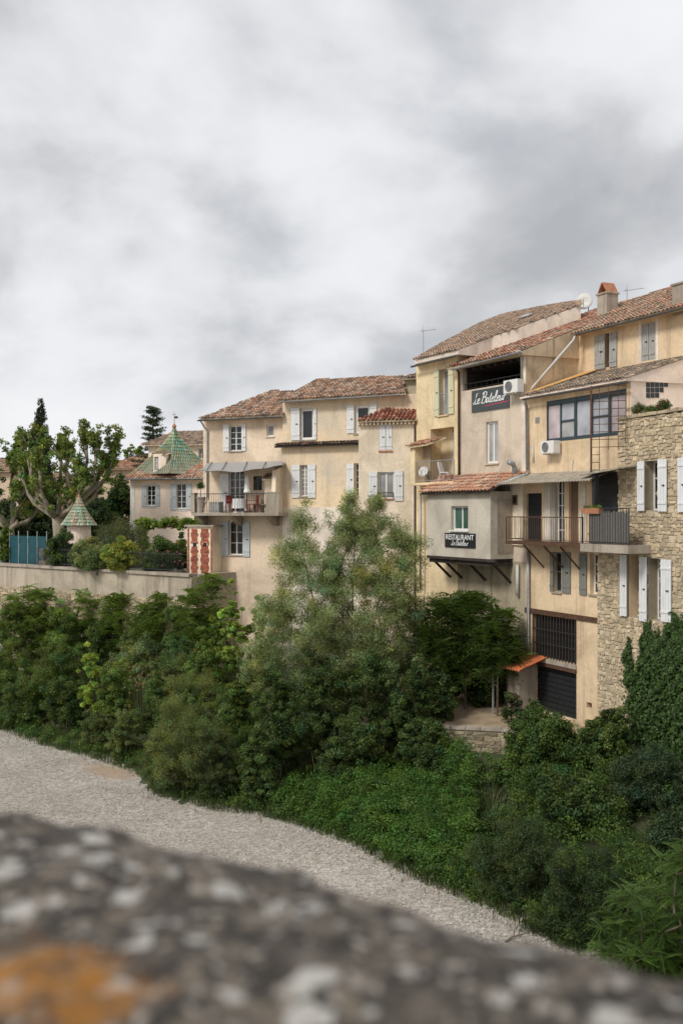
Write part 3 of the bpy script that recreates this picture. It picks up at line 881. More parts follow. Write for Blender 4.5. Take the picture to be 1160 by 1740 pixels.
# balcony
x0, x1 = FA.s_of(326, -1.3), FA.s_of(474, -1.3); bz = FA.pt(400, 871, -1.3).z
b = MB(); b.box(x0, x1, -1.35, .05, bz - .16, bz)
bal = b.build('balcony', 'concrete', A)
for px in (341, 400, 462):
    k = MB(); sx = FA.s_of(px, -.6)
    k.hexa([(sx - .12, -.35, bz - .6), (sx + .12, -.35, bz - .6), (sx + .12, .05, bz - .7), (sx - .12, .05, bz - .7), (sx - .12, -1.15, bz - .165), (sx + .12, -1.15, bz - .165), (sx + .12, .05, bz - .165), (sx - .12, .05, bz - .165)])
    k.build('bracket', 'concrete', bal)
railing(FA, A, (x0 + .2, -1.28, bz), (x1 - .75, -1.28, bz), .98, 30, parent=bal)
k = MB(); k.box(x0 - .04, x0 + .2, -1.38, -1.1, bz, bz + .98); k.box(x0 - .07, x0 + .23, -1.41, -1.07, bz + .98, bz + 1.04); k.build('balcony_pier', 'concrete', A)
k = MB(); k.box(x1 - .72, x1 + .02, -1.34, -1.26, bz, bz + 1.0); k.box(x1 - .74, x1 + .04, -1.36, -1.24, bz + 1.0, bz + 1.05); k.build('parapet_panel', 'concrete', A)
# wing wall at the right end of the balcony with its small window
k = MB(); wx0, wx1 = FA.s_of(457), FA.s_of(484); wz1 = FA.pt(470, 790, 0).z
k.hexa([(wx1 - .22, -1.2, bz), (wx1, -1.2, bz), (wx1, -.02, bz), (wx1 - .22, -.02, bz), (wx1 - .22, -1.0, wz1 - .3), (wx1, -1.0, wz1 - .3), (wx1, -.02, wz1), (wx1 - .22, -.02, wz1)])
k.build('wing_wall', 'pl_c', A)
k = MB(); k.box(wx0, wx1 - .225, -.5, -.004, bz, FA.pt(465, 812, -.5).z); cab = k.build('closet', 'pl_c', A)
window(FA, A, 464, 820, 473, 831, 1, 1, deep=-.03, fw=.04, sill=None, off=-.5)
tile_roof(A, [(wx0 - .1, -.65, FA.pt(465, 813, -.5).z), (wx1 - .23, -.65, FA.pt(465, 813, -.5).z), (wx1 - .23, -.01, FA.pt(465, 803, -.5).z), (wx0 - .1, -.01, FA.pt(465, 803, -.5).z)], (1, 0, 0), 0, CLAY_OLD, body='pl_c', thin=.06, name='closet_roof')
# reed canopy, sagging between the wall and its front cords
cm = MB(); nx, ny = 22, 7
ax, bx = FA.s_of(352), FA.s_of(486)
zt = FA.pt(420, 785, -.05).z
for i in range(nx + 1):
    for j in range(ny + 1):
        f, g = i / nx, j / ny
        xx = (ax + (bx - ax) * f) * (1 - g) + (FA.s_of(337, -1.5) + (FA.s_of(482, -1.2) - FA.s_of(337, -1.5)) * f) * g
        sag = .10 * math.sin(PI * g) + g * .14 * math.sin(PI * min(1, f * 1.1)) + .03 * math.sin(f * 17) * g
        cm.v.append((xx, -.04 - 1.45 * g, zt - g * (.42 - .28 * max(0, f - .55)) - sag))
for i in range(nx):
    for j in range(ny):
        a_ = i * (ny + 1) + j; cm.f.append((a_, a_ + ny + 1, a_ + ny + 2, a_ + 1))
n0 = len(cm.v); cm.v += [(x, y, z - .02) for x, y, z in cm.v]; cm.f += [tuple(n0 + q for q in f[::-1]) for f in cm.f]
aw = cm.build('canopy', 'reedh', A, smooth=True)
aw['label'] = 'grey reed canopy stretched over the balcony'
for px in (360, 385, 420, 452, 482):
    pipe(A, 'canopy_batten', [FA.pt(px, 784.5, -.03), FA.pt(px - 8 + (px - 420) * .06, 803 - (px > 440) * 7, -1.5)], .018, 'beam', 5)

# brick and plaster pavilion below the balcony
BX0, BX1 = FA.s_of(318, -1.0), FA.s_of(361, -1.0)
bt = FA.pt(343, 895, -1.0).z; tb = TERR - BASE
pv = FA.thing('brick_pavilion', 'small garden building with red brick bands and cream plaster below the reed canopy balcony', 'pavilion')
pv.location = FA.world((BX0, -1.0, 0)); PB = 0
wdt = BX1 - BX0; ht = bt - PB
m_ = MB(); m_.box(0, wdt, 0, .98, 0, ht); m_.build('wall', 'pl_c', pv)
m_ = MB(); m_.box(-.12, wdt + .12, -.12, .98, ht + .003, ht + .09); m_.build('roof_slab', 'concrete', pv)
br = MB()
for (f0, f1) in ((.02, .09), (.18, .42), (.56, .84), (.93, 1.0)):
    zz = ht - 4.2; row = 0
    while zz < ht - .15:
        lo = wdt * f0 - (.05 if row // 3 % 2 else 0) * (f1 - f0 > .1); hi = wdt * f1 + (.05 if row // 3 % 2 else 0) * (f1 - f0 > .1)
        x = lo + (.0 if row % 2 else -.1)
        while x < hi:
            a_, b_ = max(lo, x), min(hi, x + .21)
            cz = ht - .95
            hole = f1 - f0 > .2 and abs((a_ + b_) / 2 - wdt * (f0 + f1) / 2) < .13 and abs(zz - cz) < .12
            if b_ - a_ > .03 and not hole:
                br.cc = jc(random.choice([(.40, .11, .06), (.45, .16, .09), (.34, .10, .07)]), .7, 1.25)
                br.box(a_, b_ - .012, -.025 - rnd(0, .008), .01, zz, zz + .06)
            x += .222
        zz += .072; row += 1
stuff(br.build('brickwork', 'brick', pv))
for f in (.30, .70):
    v_ = MB(); v_.box(wdt * f - .11, wdt * f + .11, -.006, .01, ht - 1.05, ht - .84); v_.build('vent_opening', 'dark', pv)

# ---------------------------------------------------------------- wide ochre house with tiled ledge (B)
B = FB.thing('town_house', 'wide ochre house with a tiled ledge between its two rows of white shuttered windows', 'house')
h = []
h.append(window(FB, B, 509, 694, 532, 747, 1, 1, gl='glass', deep=.12, fw=.12))
shutter(FB, B, 494, 693, 509, 748, 'shut_w'); shutter(FB, B, 532, 693, 537.5, 747, 'shut_w')
h.append(window(FB, B, 602, 688, 628, 736, 1, 1, deep=.12, fw=.14))
shutter(FB, B, 588.7, 688, 601.5, 736, 'shut_w'); shutter(FB, B, 628, 686, 640, 734, 'shut_w')
h.append(window(FB, B, 509, 790, 522, 843, 2, 7, gl='glass_w', deep=.15))
shutter(FB, B, 495, 790, 509, 846, 'shut_w'); shutter(FB, B, 522, 789, 535.7, 846, 'shut_w')
h.append(window(FB, B, 601, 787, 613, 842, 1, 5, deep=.2))
shutter(FB, B, 588, 788, 601, 842, 'shut_w')
h.append(window(FB, B, 640, 930, 662, 985, 2, 3, deep=.15))
ez = FB.pt(580, 676, 0).z
wall_mesh(0, FB.s_of(712), 0, ez, h, 7.5).build('wall', 'pl_b', B)
# whitewashed ground storey, a coat 2 cm thick
k = MB(); k.box(.02, FB.s_of(640), -.02, .0, 0, FB.pt(560, 862, 0).z); k.build('whitewashed_base', 'pl_side', B)
roof_px(FB, B, (476, 680), (689, 667), -.45, (610, 641), 3.5, [(476, 680), (689, 667), (683, 638), (640, 640), (538, 645)], CLAY, ez - .02)
gutter(FB, B, (475, 682), (682, 669.5), -.5, mat='zinc')
lz = FB.pt(540, 755, -.3).z
tile_roof(B, [(FB.s_of(466, -.35), -.35, lz), (FB.s_of(610, -.35), -.35, lz), (FB.s_of(610, -.35), -.005, lz + .16), (FB.s_of(466, -.35), -.005, lz + .16)], (1, 0, 0), 0, [(.12, .09, .07), (.20, .13, .09), (.09, .07, .06), (.3, .2, .14)], body='beam', thin=.08, name='tiled_ledge', exp=.18)
k = MB(); k.box(FB.s_of(684, 1.2), FB.s_of(716, 1.2), 1.2, 4, ez - 1.2, FB.pt(698, 642, 1.2).z); k.build('rubble_wall', 'mortar', B)
rz_ = FB.pt(698, 641, .9).z
tile_roof(B, [(FB.s_of(680, .9), .9, rz_), (FB.s_of(716, .9), .9, rz_), (FB.s_of(716, .9) + .4, 3.4, rz_ + .75), (FB.s_of(705, .9), 3.4, rz_ + .75)], (1, 0, 0), rz_ - .1, CLAY_OLD, body='mortar', name='rear_roof')

# ---------------------------------------------------------------- narrow cream house (C)
C_ = FC.thing('town_house', 'narrow cream house with a dark red tiled roof and one closed shutter', 'house')
h = []
h.append(opening(FC, 645, 721, 666, 764))
shutter(FC, C_, 644, 720, 655, 765, 'shut_w', d=.0); shutter(FC, C_, 655, 720, 666, 765, 'shut_w', d=.0)
k = MB(); s0, s1 = FC.s_of(643), FC.s_of(667); kz = FC.pt(655, 766, 0).z; k.box(s0, s1, -.06, .2, kz - .05, kz + .01); k.build('sill', 'terracotta', C_)
h.append(window(FC, C_, 641.5, 802, 669.5, 847, 2, 1, gl='glass_w', deep=.1, sill='terracotta', fw=.07))
shutter(FC, C_, 626, 802, 641, 850, 'shut_w'); shutter(FC, C_, 669.5, 800, 684.6, 851, 'shut_w')
rl_a, rl_b = FC.pt(643, 847, -.04), FC.pt(668, 847, -.04)
railing(FC, C_, rl_a, rl_b, .28, 8, name='window_guard', r=.007)
ez = FC.pt(655, 716, 0).z
wall_mesh(0, FC.s_of(703), 0, ez, h, 3.0).build('wall', 'pl_c', C_)
roof_px(FC, C_, (607, 714.5), (707, 712), -.3, (690, 679), 2.2, [(607, 714.5), (707, 712), (713, 679), (684, 679)], CLAY_RED, ez - .02)
k = MB()
for i in range(15):
    sx = FC.s_of(609) + i * .19
    if sx < FC.s_of(702): k.box(sx, sx + .1, -.2, -.003, ez - .16, ez - .04)
k.build('cornice', 'pl_c', C_)

# ---------------------------------------------------------------- tall yellow house (D)
D = FD.thing('town_house', 'tall yellow house with pale green shutters and a small corner balcony', 'house')
h = []
h.append(window(FD, D, 745, 627, 761, 705, 2, 1, deep=.28, gl='glass_w', sill='pl_d'))
shutter(FD, D, 736.5, 628, 745, 707, 'shut_y'); shutter(FD, D, 761, 624, 770, 703, 'shut_y')
railing(FD, D, FD.pt(746, 703, -.03), FD.pt(760, 703, -.03), .9, 6, 'zinc', name='window_guard', r=.007)
h.append(opening(FD, 731, 727, 771, 817))
window(FD, D, 750, 733, 770.5, 817, 3, 1, deep=.62, sill=None)
k = opening(FD, 731, 727, 771, 817); q = MB(); q.box(k[0] - .02, FD.s_of(750), .62, .7, k[1], k[3]); q.build('recess_wall', 'pl_d', D)
ez = FD.pt(740, 603, 0).z
wall_mesh(0, FD.s_of(778), 0, ez, h, 7.0, reveal=.7).build('wall', 'pl_d', D)
k = MB(); k.box(.02, FD.s_of(777), 6.0, 6.1, ez - 3, ez - .1); k.build('rear_wall', 'pl_side', D)
rD, _ = roof_px(FD, D, (704, 612), (778, 594), -.4, (980, 514), 7.0, [(704, 612), (778, 594), (835, 571.5), (880, 556), (938, 535), (986, 518), (981, 511), (930, 519), (858, 533), (818, 548), (740, 590)], CLAY_OLD, ez - .3, body='pl_side')
gutter(FD, D, (699, 622), (776, 603), -.42, mat='zincd')
# skylight lying on the roof
k = MB(); pA = FD.pt(704, 612, -.4); pB = FD.pt(778, 594, -.4); pC = FD.pt(980, 514, 7.0); nD = (pB - pA).cross(pC - pA).normalized()
if nD.z < 0: nD = -nD
k.prism([FD.on_plane(*p, pA + nD * .12, nD) for p in ((880, 542), (898, 537), (906, 533), (890, 536.5))], nD * .06)
k.build('skylight', 'glass_w', rD)
# corner balcony with lean-to
bz = FD.pt(740, 819, -.75).z; x0, x1 = FD.s_of(697, -.75), FD.s_of(771, -.75)
q = MB(); q.box(x0, x1, -.8, .05, bz - .12, bz); bd = q.build('balcony', 'pl_d', D)
railing(FD, D, (FD.s_of(706, -.75), -.74, bz), (x1, -.74, bz), .95, 16, 'zinc', r=.008)
q = MB(); q.box(x0, FD.s_of(705, -.75), -.76, .03, bz, FD.pt(700, 757, -.75).z); lt = q.build('lean_to', 'pl_d', D)
q = MB(); q.box(FD.s_of(705.5, -.3), FD.s_of(731, -.3), -.3, -.24, bz, FD.pt(718, 757, -.3).z); q.build('wood_partition', 'wood_pale', D)
tz = FD.pt(710, 757, -.8).z
tile_roof(D, [(x0 - .1, -.9, tz), (FD.s_of(728, -.8), -.9, tz + .05), (FD.s_of(728, -.8) + .2, .02, tz + .38), (x0 - .1, .02, tz + .33)], (1, 0, 0), 0, CLAY_ORG, body='pl_d', thin=.07, name='lean_to_roof')
pipe(D, 'drainpipe', [FD.pt(771, 622, -.35), FD.pt(779, 632, -.1), FD.pt(779.5, 818, -.07)], .05, 'rust')
pipe(D, 'lower_drainpipe', [FD.pt(714, 838, -.3), FD.pt(714, 1000, -.3)], .055, 'zinc')

# ---------------------------------------------------------------- restaurant house (E)
E = FE.thing('restaurant_house', 'taupe restaurant house with a dark roof loggia and a grey jutting room below', 'house')
h = [opening(FE, 785, 612, 884.5, 656)]
h.append(window(FE, E, 825.5, 716, 846, 787, 2, 1, deep=.1, gl='glass_w', fw=.09, sill='pl_e'))
h.append(window(FE, E, 823, 1013, 848, 1044, 2, 1, deep=.2, fw=.05, sill='concrete'))
ez = FE.pt(830, 606, 0).z
wall_mesh(0, FE.s_of(893), 0, ez, h, 7.0, reveal=2.6).build('wall', 'pl_e', E)
o = opening(FE, 785, 612, 884.5, 656)
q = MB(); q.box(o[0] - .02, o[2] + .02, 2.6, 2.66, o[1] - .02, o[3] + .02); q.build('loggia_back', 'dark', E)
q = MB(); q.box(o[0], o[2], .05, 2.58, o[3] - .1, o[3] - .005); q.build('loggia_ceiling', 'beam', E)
for a_, b_ in ((o[0] - .01, o[0] + .02), (o[2] - .02, o[2] + .01)):  # side and floor panels coloured dark to paint in the loggia's shade
    q = MB(); q.box(a_, b_, .25, 2.59, o[1] + .02, o[3] - .12); q.build('loggia_shade_side', 'beam', E)
q = MB(); q.box(o[0] + .03, o[2] - .03, .25, 2.58, o[1] + .001, o[1] + .015); q.build('loggia_shade_floor', 'beam', E)
for i in range(8):
    q = MB(); xx = o[0] + (o[2] - o[0]) * (i + .5) / 8; q.box(xx - .05, xx + .05, .06, 2.5, o[3] - .25, o[3] - .11); q.build('loggia_joist', 'beam', E)
railing(FE, E, (o[0] + .05, .12, o[1] + .0), (o[2] - .05, .12, o[1] + .0), .3, 10, 'steel', name='loggia_rail', r=.008)
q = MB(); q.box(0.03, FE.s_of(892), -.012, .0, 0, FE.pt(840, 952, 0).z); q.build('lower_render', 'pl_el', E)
g0 = FE.s_of(893); ze, zr = FE.pt(830, 609, -.5).z, FE.pt(1022, 522, 8.7).z
tile_roof(E, [(-.12, -.5, ze), (g0 + .1, -.5, ze), (g0 + .1, 8.7, zr), (.02, 8.7, zr)], (1, 0, 0), ez - .05, CLAY_RED[:1] + CLAY_ORG[:3] + CLAY, body='pl_gable')
gutter(FE, E, (768, 627), (886, 596), -.55, mat='zinc')
q = MB(); g0 = FE.s_of(893); q.box(g0 + .001, g0 + .03, .02, 6.8, FE.pt(893, 700, 0).z, ez - .02); q.build('gable_wall', 'pl_gable', E)
q = MB(); q.box(FE.s_of(886), FE.s_of(893), -.02, .0, FE.pt(890, 803, 0).z, ez - .1); q.build('corner_band', 'pl_side', E)
pipe(E, 'loggia_pipe', [FE.pt(884, 598, -.5), FE.pt(885, 603, -.1), FE.pt(886, 645, -.08)], .045, 'pvc')
# jutting room
bd = -1.2
x0, x1 = FE.s_of(725, bd), FE.s_of(833, bd); zt = FE.pt(780, 836, bd).z; zb = FE.pt(780, 947, bd).z
h = [window(FE, E, 766, 860, 795, 901, 2, 1, deep=.16, gl='glass_g', fw=.07, sill='white', off=bd)]
jr = wall_mesh(x0, x1, zb, zt, h, -.001, reveal=.3, d0=bd).build('jutting_room', 'pl_box', E)
q = MB(); q.box(x1 - .55 + .56, x1 + .02, bd + .35, -.05, zb + .25, zt - .3); q.build('stained_patch', 'concrete', E)
we = FE.pt(820, 807, 0).z
tile_roof(E, [(x0 - .12, bd - .25, zt + .02), (x1 + .12, bd - .25, zt + .02), (x1 + .75, -.01, we), (FE.s_of(744), -.01, we)], (1, 0, 0), 0, CLAY_ORG, body='beam', thin=.08, name='jutting_room_roof', wdt=.22)
for i in range(6):
    xx = x0 + .15 + (x1 - x0 - .3) * i / 5
    q = MB(); q.box(xx - .06, xx + .06, bd + .02, -.02, zb - .14, zb - .003); q.build('joist', 'beam', E)
    if i in (0, 1, 3, 5):
        q = MB(); q.tube([(xx, bd + .15, zb - .12), (xx, -.02, zb - 1.0)], .06, 4); q.build('strut', 'beam', E)
q = MB(); q.box(x0 + .02, x1 - .02, bd + .11, -.03, zb - .3, zb - .15); q.build('shade_soffit', 'beam', E)  # plate added to deepen the shade under the room
q = MB(); q.box(x0, x1 + .3, bd - .02, bd + .1, zb - .12, zb - .004); q.build('edge_beam', 'beam', E)
pipe(E, 'waste_pipe', [FE.pt(879, 960, -.1), FE.pt(879, 1013, -.1)], .07, 'pvc')
pipe(E, 'flue', [FE.pt(874, 808, -.25), FE.pt(874, 795, -.25), FE.pt(871, 788, -.35), FE.pt(864, 785, -.6)], .11, 'zinc', 10)
# little shed under the house
sz = -8.2 - BASE
q = MB(); a_, b_ = FE.s_of(838, -1.4), FE.s_of(866, -1.4)
tz = FE.pt(852, 1133, -1.4).z
q.box(b_ - .05, FE.s_of(893) - .05, -.9, -.02, sz - .3, FE.pt(880, 1128, -.9).z); q.build('buttress', 'concrete', E)
n = 22; q = MB(); vs_ = []
for i in range(n + 1):
    f = i / n; xx = a_ - .05 + (b_ + .75 - a_) * f; zz = .03 * math.cos(i * PI)
    for (yy, z_) in ((-1.5, tz), (-.02, tz + .42)):
        vs_ += [(xx, yy, z_ + zz), (xx, yy, z_ + zz - .02)]
q.add(vs_, [f for i in range(n) for f in ((4 * i, 4 * i + 4, 4 * i + 6, 4 * i + 2), (4 * i + 1, 4 * i + 3, 4 * i + 7, 4 * i + 5), (4 * i, 4 * i + 1, 4 * i + 5, 4 * i + 4))])
q.build('shed_roof', 'corr_o', E)
q = MB(); q.tube([(a_, -1.42, sz - .3), (a_, -1.42, tz)], .045, 6); q.build('shed_post', 'zinc', E)
q = MB(); q.box(a_ + .1, b_ - .06, -.06, -.015, sz - .3, tz + .2); q.build('shed_door', 'dark', E)

# ---------------------------------------------------------------- house with glazed room and long balcony (F)
H = FF.thing('town_house', 'worn ochre house with a glazed upper room, long balcony and barred garage', 'house')
xs_end = FF.s_of(1070)
ez = FF.pt(980, 661, 0).z
h = []
h.append(opening(FF, 928, 671, 1064, 745))
sr = h[0]
h.append(window(FF, H, 939, 938, 953, 1006, 1, 2, 'shut_d', deep=.15))
shutter(FF, H, 933, 938, 939, 1006, 'shut_d'); shutter(FF, H, 953, 938, 968, 1008, 'shut_d')
h.append(window(FF, H, 1002, 941, 1016.5, 1010, 1, 4, 'white', deep=.2))
shutter(FF, H, 983, 941, 995.5, 1011, 'shut_d')
bw = opening(FF, 903.5, 1048, 979, 1122); h.append(bw)
gw = opening(FF, 906, 1137, 979, 1215); h.append(gw)
h.append(opening(FF, 996, 1194, 1005, 1204)); vo_ = h[-1]
# balcony doors
d1 = opening(FF, 893.8, 838, 920, 924); h.append(d1)
h.append(window(FF, H, 944, 815, 958, 924, 2, 5, 'white', deep=.1, sill=None))
d3 = opening(FF, 966, 816, 982, 924); h.append(d3)
wall_mesh(0, xs_end, 0, ez, h, 7.5, reveal=.3).build('wall', 'pl_f', H)
def leaf(o, name, d, mat, planks=5):
    m_ = MB(); w = (o[2] - o[0]) / planks
    for i in range(planks): m_.box(o[0] + i * w + .004, o[0] + (i + 1) * w - .004, d, d + .05, o[1], o[3])
    dd = m_.build(name, mat, H)
    q = MB(); q.tube([(o[2] - .1, d - .04, o[1] + 1.0), (o[2] - .1, d - .04, o[1] + 1.12)], .015, 5); q.build('handle', 'zinc', dd)
    return dd
leaf(d1, 'door', .1, 'dark'); leaf(d3, 'door', .12, 'wood')
q = MB(); q.box(bw[0], bw[2], .2, .25, bw[1], bw[3]); q.build('dusty_glazing', 'glass', H)
q = MB(); q.box(bw[0], bw[2], .02, .06, bw[1] + (bw[3] - bw[1]) * .33, bw[1] + (bw[3] - bw[1]) * .33 + .03); q.box(bw[0], bw[2], .02, .06, bw[1] + (bw[3] - bw[1]) * .66, bw[1] + (bw[3] - bw[1]) * .66 + .03)
grl = q.build('window_grille', 'beam', H); first = None
for i in range(15):
    xx = bw[0] + (bw[2] - bw[0]) * (i + .5) / 15
    if first is None:
        q = MB(); q.box(-.018, .018, -.01, .03, bw[1], bw[3]); first = q.build('bar', 'beam', grl, loc=(xx, 0, 0))
    else: link('bar', first.data, None, grl, (xx, 0, 0))
q = MB(); q.box(-.02, FF.s_of(1017), -.05, .0, bw[3] + .01, bw[3] + .2); q.build('lintel_beam', 'rust', H)
q = MB(); q.box(-.03, bw[2] + .02, -.07, .0, bw[1] - .17, bw[1] - .005); q.build('grille_sill', 'concrete', H)
q = MB(); q.box(-.02, bw[2] + .02, -.05, .0, bw[1] - .32, bw[1] - .18); q.build('lower_beam', 'rust', H)
nsl = 9
for i in range(nsl):
    q = MB(); hh = (gw[3] - gw[1]) / nsl; q.box(gw[0], gw[2], .2, .25, gw[1] + i * hh + .012, gw[1] + (i + 1) * hh - .012); q.build('garage_slat', 'dark', H)
q = MB(); q.box(vo_[0], vo_[2], .2, .24, vo_[1], vo_[3]); q.build('vent_back', 'dark', H)
# left end of the balcony wall, over the neighbour's corner
q = MB(); q.box(FF.s_of(866, -.14), -.002, -.14, .1, FF.pt(880, 926, 0).z, FF.pt(880, 806, 0).z); bw2 = q.build('balcony_wall', 'pl_c', H)
window(FF, H, 871, 841, 879, 858, 1, 1, 'wood', deep=-.04, fw=.05, sill=None, off=-.14)
# pilasters between the doors
for a_, b_ in ((924, 934), (936, 943), (985, 994)):
    panel(FF, H, 'pilaster', a_, 816, b_, 924, -.03, -.001, 'pl_side' if a_ != 936 else 'shut_g')
# balcony
x0, x1 = FF.s_of(860, -1.0), FF.s_of(1073, -.95); xm = FF.s_of(990, -1.0); bz = FF.pt(960, 923, -1).z
q = MB(); q.box(x0, xm, -1.05, -.002, bz - .13, bz); bal = q.build('balcony', 'rust', H)
q = MB(); q.box(xm + .003, x1, -1.12, -.07, bz - .26, bz + .02); q.build('balcony_slab', 'concrete', H)
railing(FF, H, (x0, -1.0, bz), (xm, -1.0, bz), .95, 36, 'rust', r=.009)
railing(FF, H, (x0, -1.0, bz), (x0, -.16, bz), .95, 6, 'rust', name='end_railing', r=.009)
railing(FF, H, (xm + .02, -1.06, bz + .02), (x1 - .02, -1.06, bz + .02), 1.25, 18, 'steel', name='tall_railing', r=.009)
q = MB(); nn = 60
for i in range(nn):
    xx = xm + .35 + (x1 - xm - .4) * i / nn
    q.box(xx, xx + .03, -1.03 + rnd(0, .015), -1.0, bz + .04, bz + 1.15 + rnd(-.05, .06))
rs_ = q.build('reed_screen', 'reed', H); stuff(rs_)
for px in (906, 940, 968):
    xx = FF.s_of(px, -.5)
    q = MB(); q.tube([(xx, -.95, bz - .15), (xx, -.0, bz - 1.05)], .035, 4); q.build('strut', 'rust', H)
# corrugated awning over the balcony
aw0, aw1 = FF.s_of(846, -1.15), FF.s_of(1004, -1.15); za = FF.pt(930, 819, -1.15).z; zw = FF.pt(930, 803, 0).z
n = 70; q = MB(); vs_ = []
for i in range(n + 1):
    f = i / n; zz = .022 * math.cos(i * PI)
    xa = aw0 + (aw1 - aw0) * f; xb = FF.s_of(872) + (aw1 - FF.s_of(872)) * f
    for (xx, yy, z_) in ((xa, -1.2, za), (xb, -.003 - .14 * (xb < 0), zw)):
        vs_ += [(xx, yy, z_ + zz), (xx, yy, z_ + zz - .015)]
q.add(vs_, [f for i in range(n) for f in ((4 * i, 4 * i + 4, 4 * i + 6, 4 * i + 2), (4 * i + 1, 4 * i + 3, 4 * i + 7, 4 * i + 5), (4 * i, 4 * i + 1, 4 * i + 5, 4 * i + 4))])
q.build('awning', 'corr', H)
pipe(H, 'awning_pipe', [FF.pt(897, 800, -.12), FF.pt(896, 806, -.2), FF.pt(845, 824, -1.2)], .06, 'zinc')
# small dark lean-to roof beside the stone house, with post
q = MB(); a_, b_ = FF.s_of(986, -1.1), FF.s_of(1053, -.9)
q.hexa([(a_, -1.15, FF.pt(1000, 808, -1.1).z), (b_, -1.0, FF.pt(1050, 797, -1).z), (b_, -.07, FF.pt(1050, 797, -1).z + .12), (a_, -.07, FF.pt(1000, 808, -1.1).z + .12)] +
       [(a_, -1.15, FF.pt(1000, 808, -1.1).z + .05), (b_, -1.0, FF.pt(1050, 797, -1).z + .05), (b_, -.07, FF.pt(1050, 797, -1).z + .17), (a_, -.07, FF.pt(1000, 808, -1.1).z + .17)])
q.build('lean_to_roof', 'corr', H)
q = MB(); xx = FF.s_of(1008, -1); q.box(xx - .08, xx + .08, -1.0, -.84, bz, FF.pt(1008, 806, -1).z); q.build('post', 'dark', H)
q = MB(); q.box(FF.s_of(1012), FF.s_of(1051), -.05, -.003, bz + .02, FF.pt(1030, 803, 0).z); q.build('dark_panel', 'dark', H)  # dark sheet painting the shade behind the lattice, not a door
for k_ in range(6):
    q = MB(); zz = bz + 1.0 + k_ * .28; q.tube([(FF.s_of(1012), -.08, zz), (FF.s_of(1051), -.08, zz)], .012, 4); q.build('slat', 'rust', H)
# glazed room
fr = MB(); y0, y1 = .03, .11
X = [sr[0], FF.s_of(951), FF.s_of(976), FF.s_of(1004), FF.s_of(1034), sr[2]]
W_ = [.09, .05, .13, .07, .13, .09]
fr.box(sr[0], sr[2], y0, y1, sr[1], sr[1] + .14); fr.box(sr[0], sr[2], y0, y1, sr[3] - .2, sr[3])
for x, w in zip(X, W_): fr.box(x - w / 2, x + w / 2, y0 - .01, y1 + .01, sr[1] + .01, sr[3] - .01)
zm = (sr[1] + sr[3]) / 2 - .05
fr.box(X[1], X[2], y0 + .01, y1 - .01, zm - .04, zm + .04); fr.box(X[3], X[4], y0 + .01, y1 - .01, zm - .04, zm + .04)
gf = fr.build('window', 'sun_frame', H)
gf['label'] = 'dark framed band of large panes of the glazed room'
for i in range(5):
    for (za_, zb_) in (((sr[1] + .14, zm - .04), (zm + .04, sr[3] - .2)) if i in (1, 3) else ((sr[1] + .14, sr[3] - .2),)):
        q = MB(); q.box(X[i] + W_[i] / 2, X[i + 1] - W_[i + 1] / 2, .07, .08, za_, zb_)
        q.build('pane', ('glass_p', 'glass_w' if za_ < zm - .2 else 'glass_l', 'glass_l', 'glass_l', 'glass_p')[i], gf)
panel(FF, H, 'vent', 909, 709, 916, 719, -.012, .0, 'grille')
# roof of the glazed room
e0 = ez + .04; xL = .04; uz = FF.pt(985, 640, 2.8).z
tile_roof(H, [(xL - .05, -.3, e0), (xs_end + .1, -.3, e0), (xs_end + .1, 2.8, uz), (xL, 2.8, uz)], (1, 0, 0), ez - .0, CLAY_OLD[1:4] + [(.25, .22, .18)], body='pl_pink', name='lower_roof', wdt=.17, exp=.26)
gutter(FF, H, (889, 677), (1069, 647), -.36, mat='zincd')
q = MB(); q.prism([(xL + .0, -.1, e0 + .13), (xL + .55, .3, e0 + .27), (xL + 1.0, 2.78, uz + .13), (xL + .0, 2.78, uz + .13)], (0, 0, .03)); q.build('flashing', 'ochre', H)
pipe(H, 'drainpipe', [FF.pt(891, 679, -.34), FF.pt(894, 690, -.12), FF.pt(896, 802, -.1)], .06, 'zinc')
pipe(H, 'lower_drainpipe', [FF.pt(897, 935, -.1), FF.pt(897, 1000, -.1), FF.pt(897, 1117, -.1), FF.pt(902, 1122, -.15), FF.pt(908, 1127, -.15)], .065, 'zinc')
pipe(H, 'wall_bracket', [FF.pt(905, 755, -.03), FF.pt(905.5, 785, -.05)], .035, 'pvc'); pipe(H, 'waste_pipe', [FF.pt(972, 780, -.04), FF.pt(971, 802, -.04), FF.pt(1005, 800, -.05)], .03, 'pvc')
# end wall of the glazed room, with glass blocks
x_e = xs_end + .012
pe = lambda px, py: FF.on_plane(px, py, Vector((x_e, 0, 0)), Vector((1, 0, 0)))
ew = MB(); t0, t1 = pe(1071, 648), pe(1160, 612)
ew.prism([(x_e - .01, .01, FF.pt(1075, 730, 0).z), (x_e - .01, 6.5, FF.pt(1075, 730, 0).z), (x_e - .01, 6.5, t0.z + (t1.z - t0.z) / (t1.y - t0.y) * 6.5), (x_e - .01, .01, t0.z)], (.03, 0, 0))
ewo = ew.build('end_wall', 'pl_pink', H)
for i in range(5):
    for j in range(3):
        if (i == 4 and j < 2) or (i == 3 and j < 1): continue
        p0 = pe(1096 + i * 7.6, 676.5 - j * 9 - i * .2); p1 = pe(1096 + (i + 1) * 7.6, 676.5 - (j + 1) * 9 - i * .2)
        q = MB(); q.box(x_e + .02, x_e + .035, p0.y + .015, p1.y - .015, p0.z + .015, p1.z - .015); q.build('glass_block', 'glass', ewo)
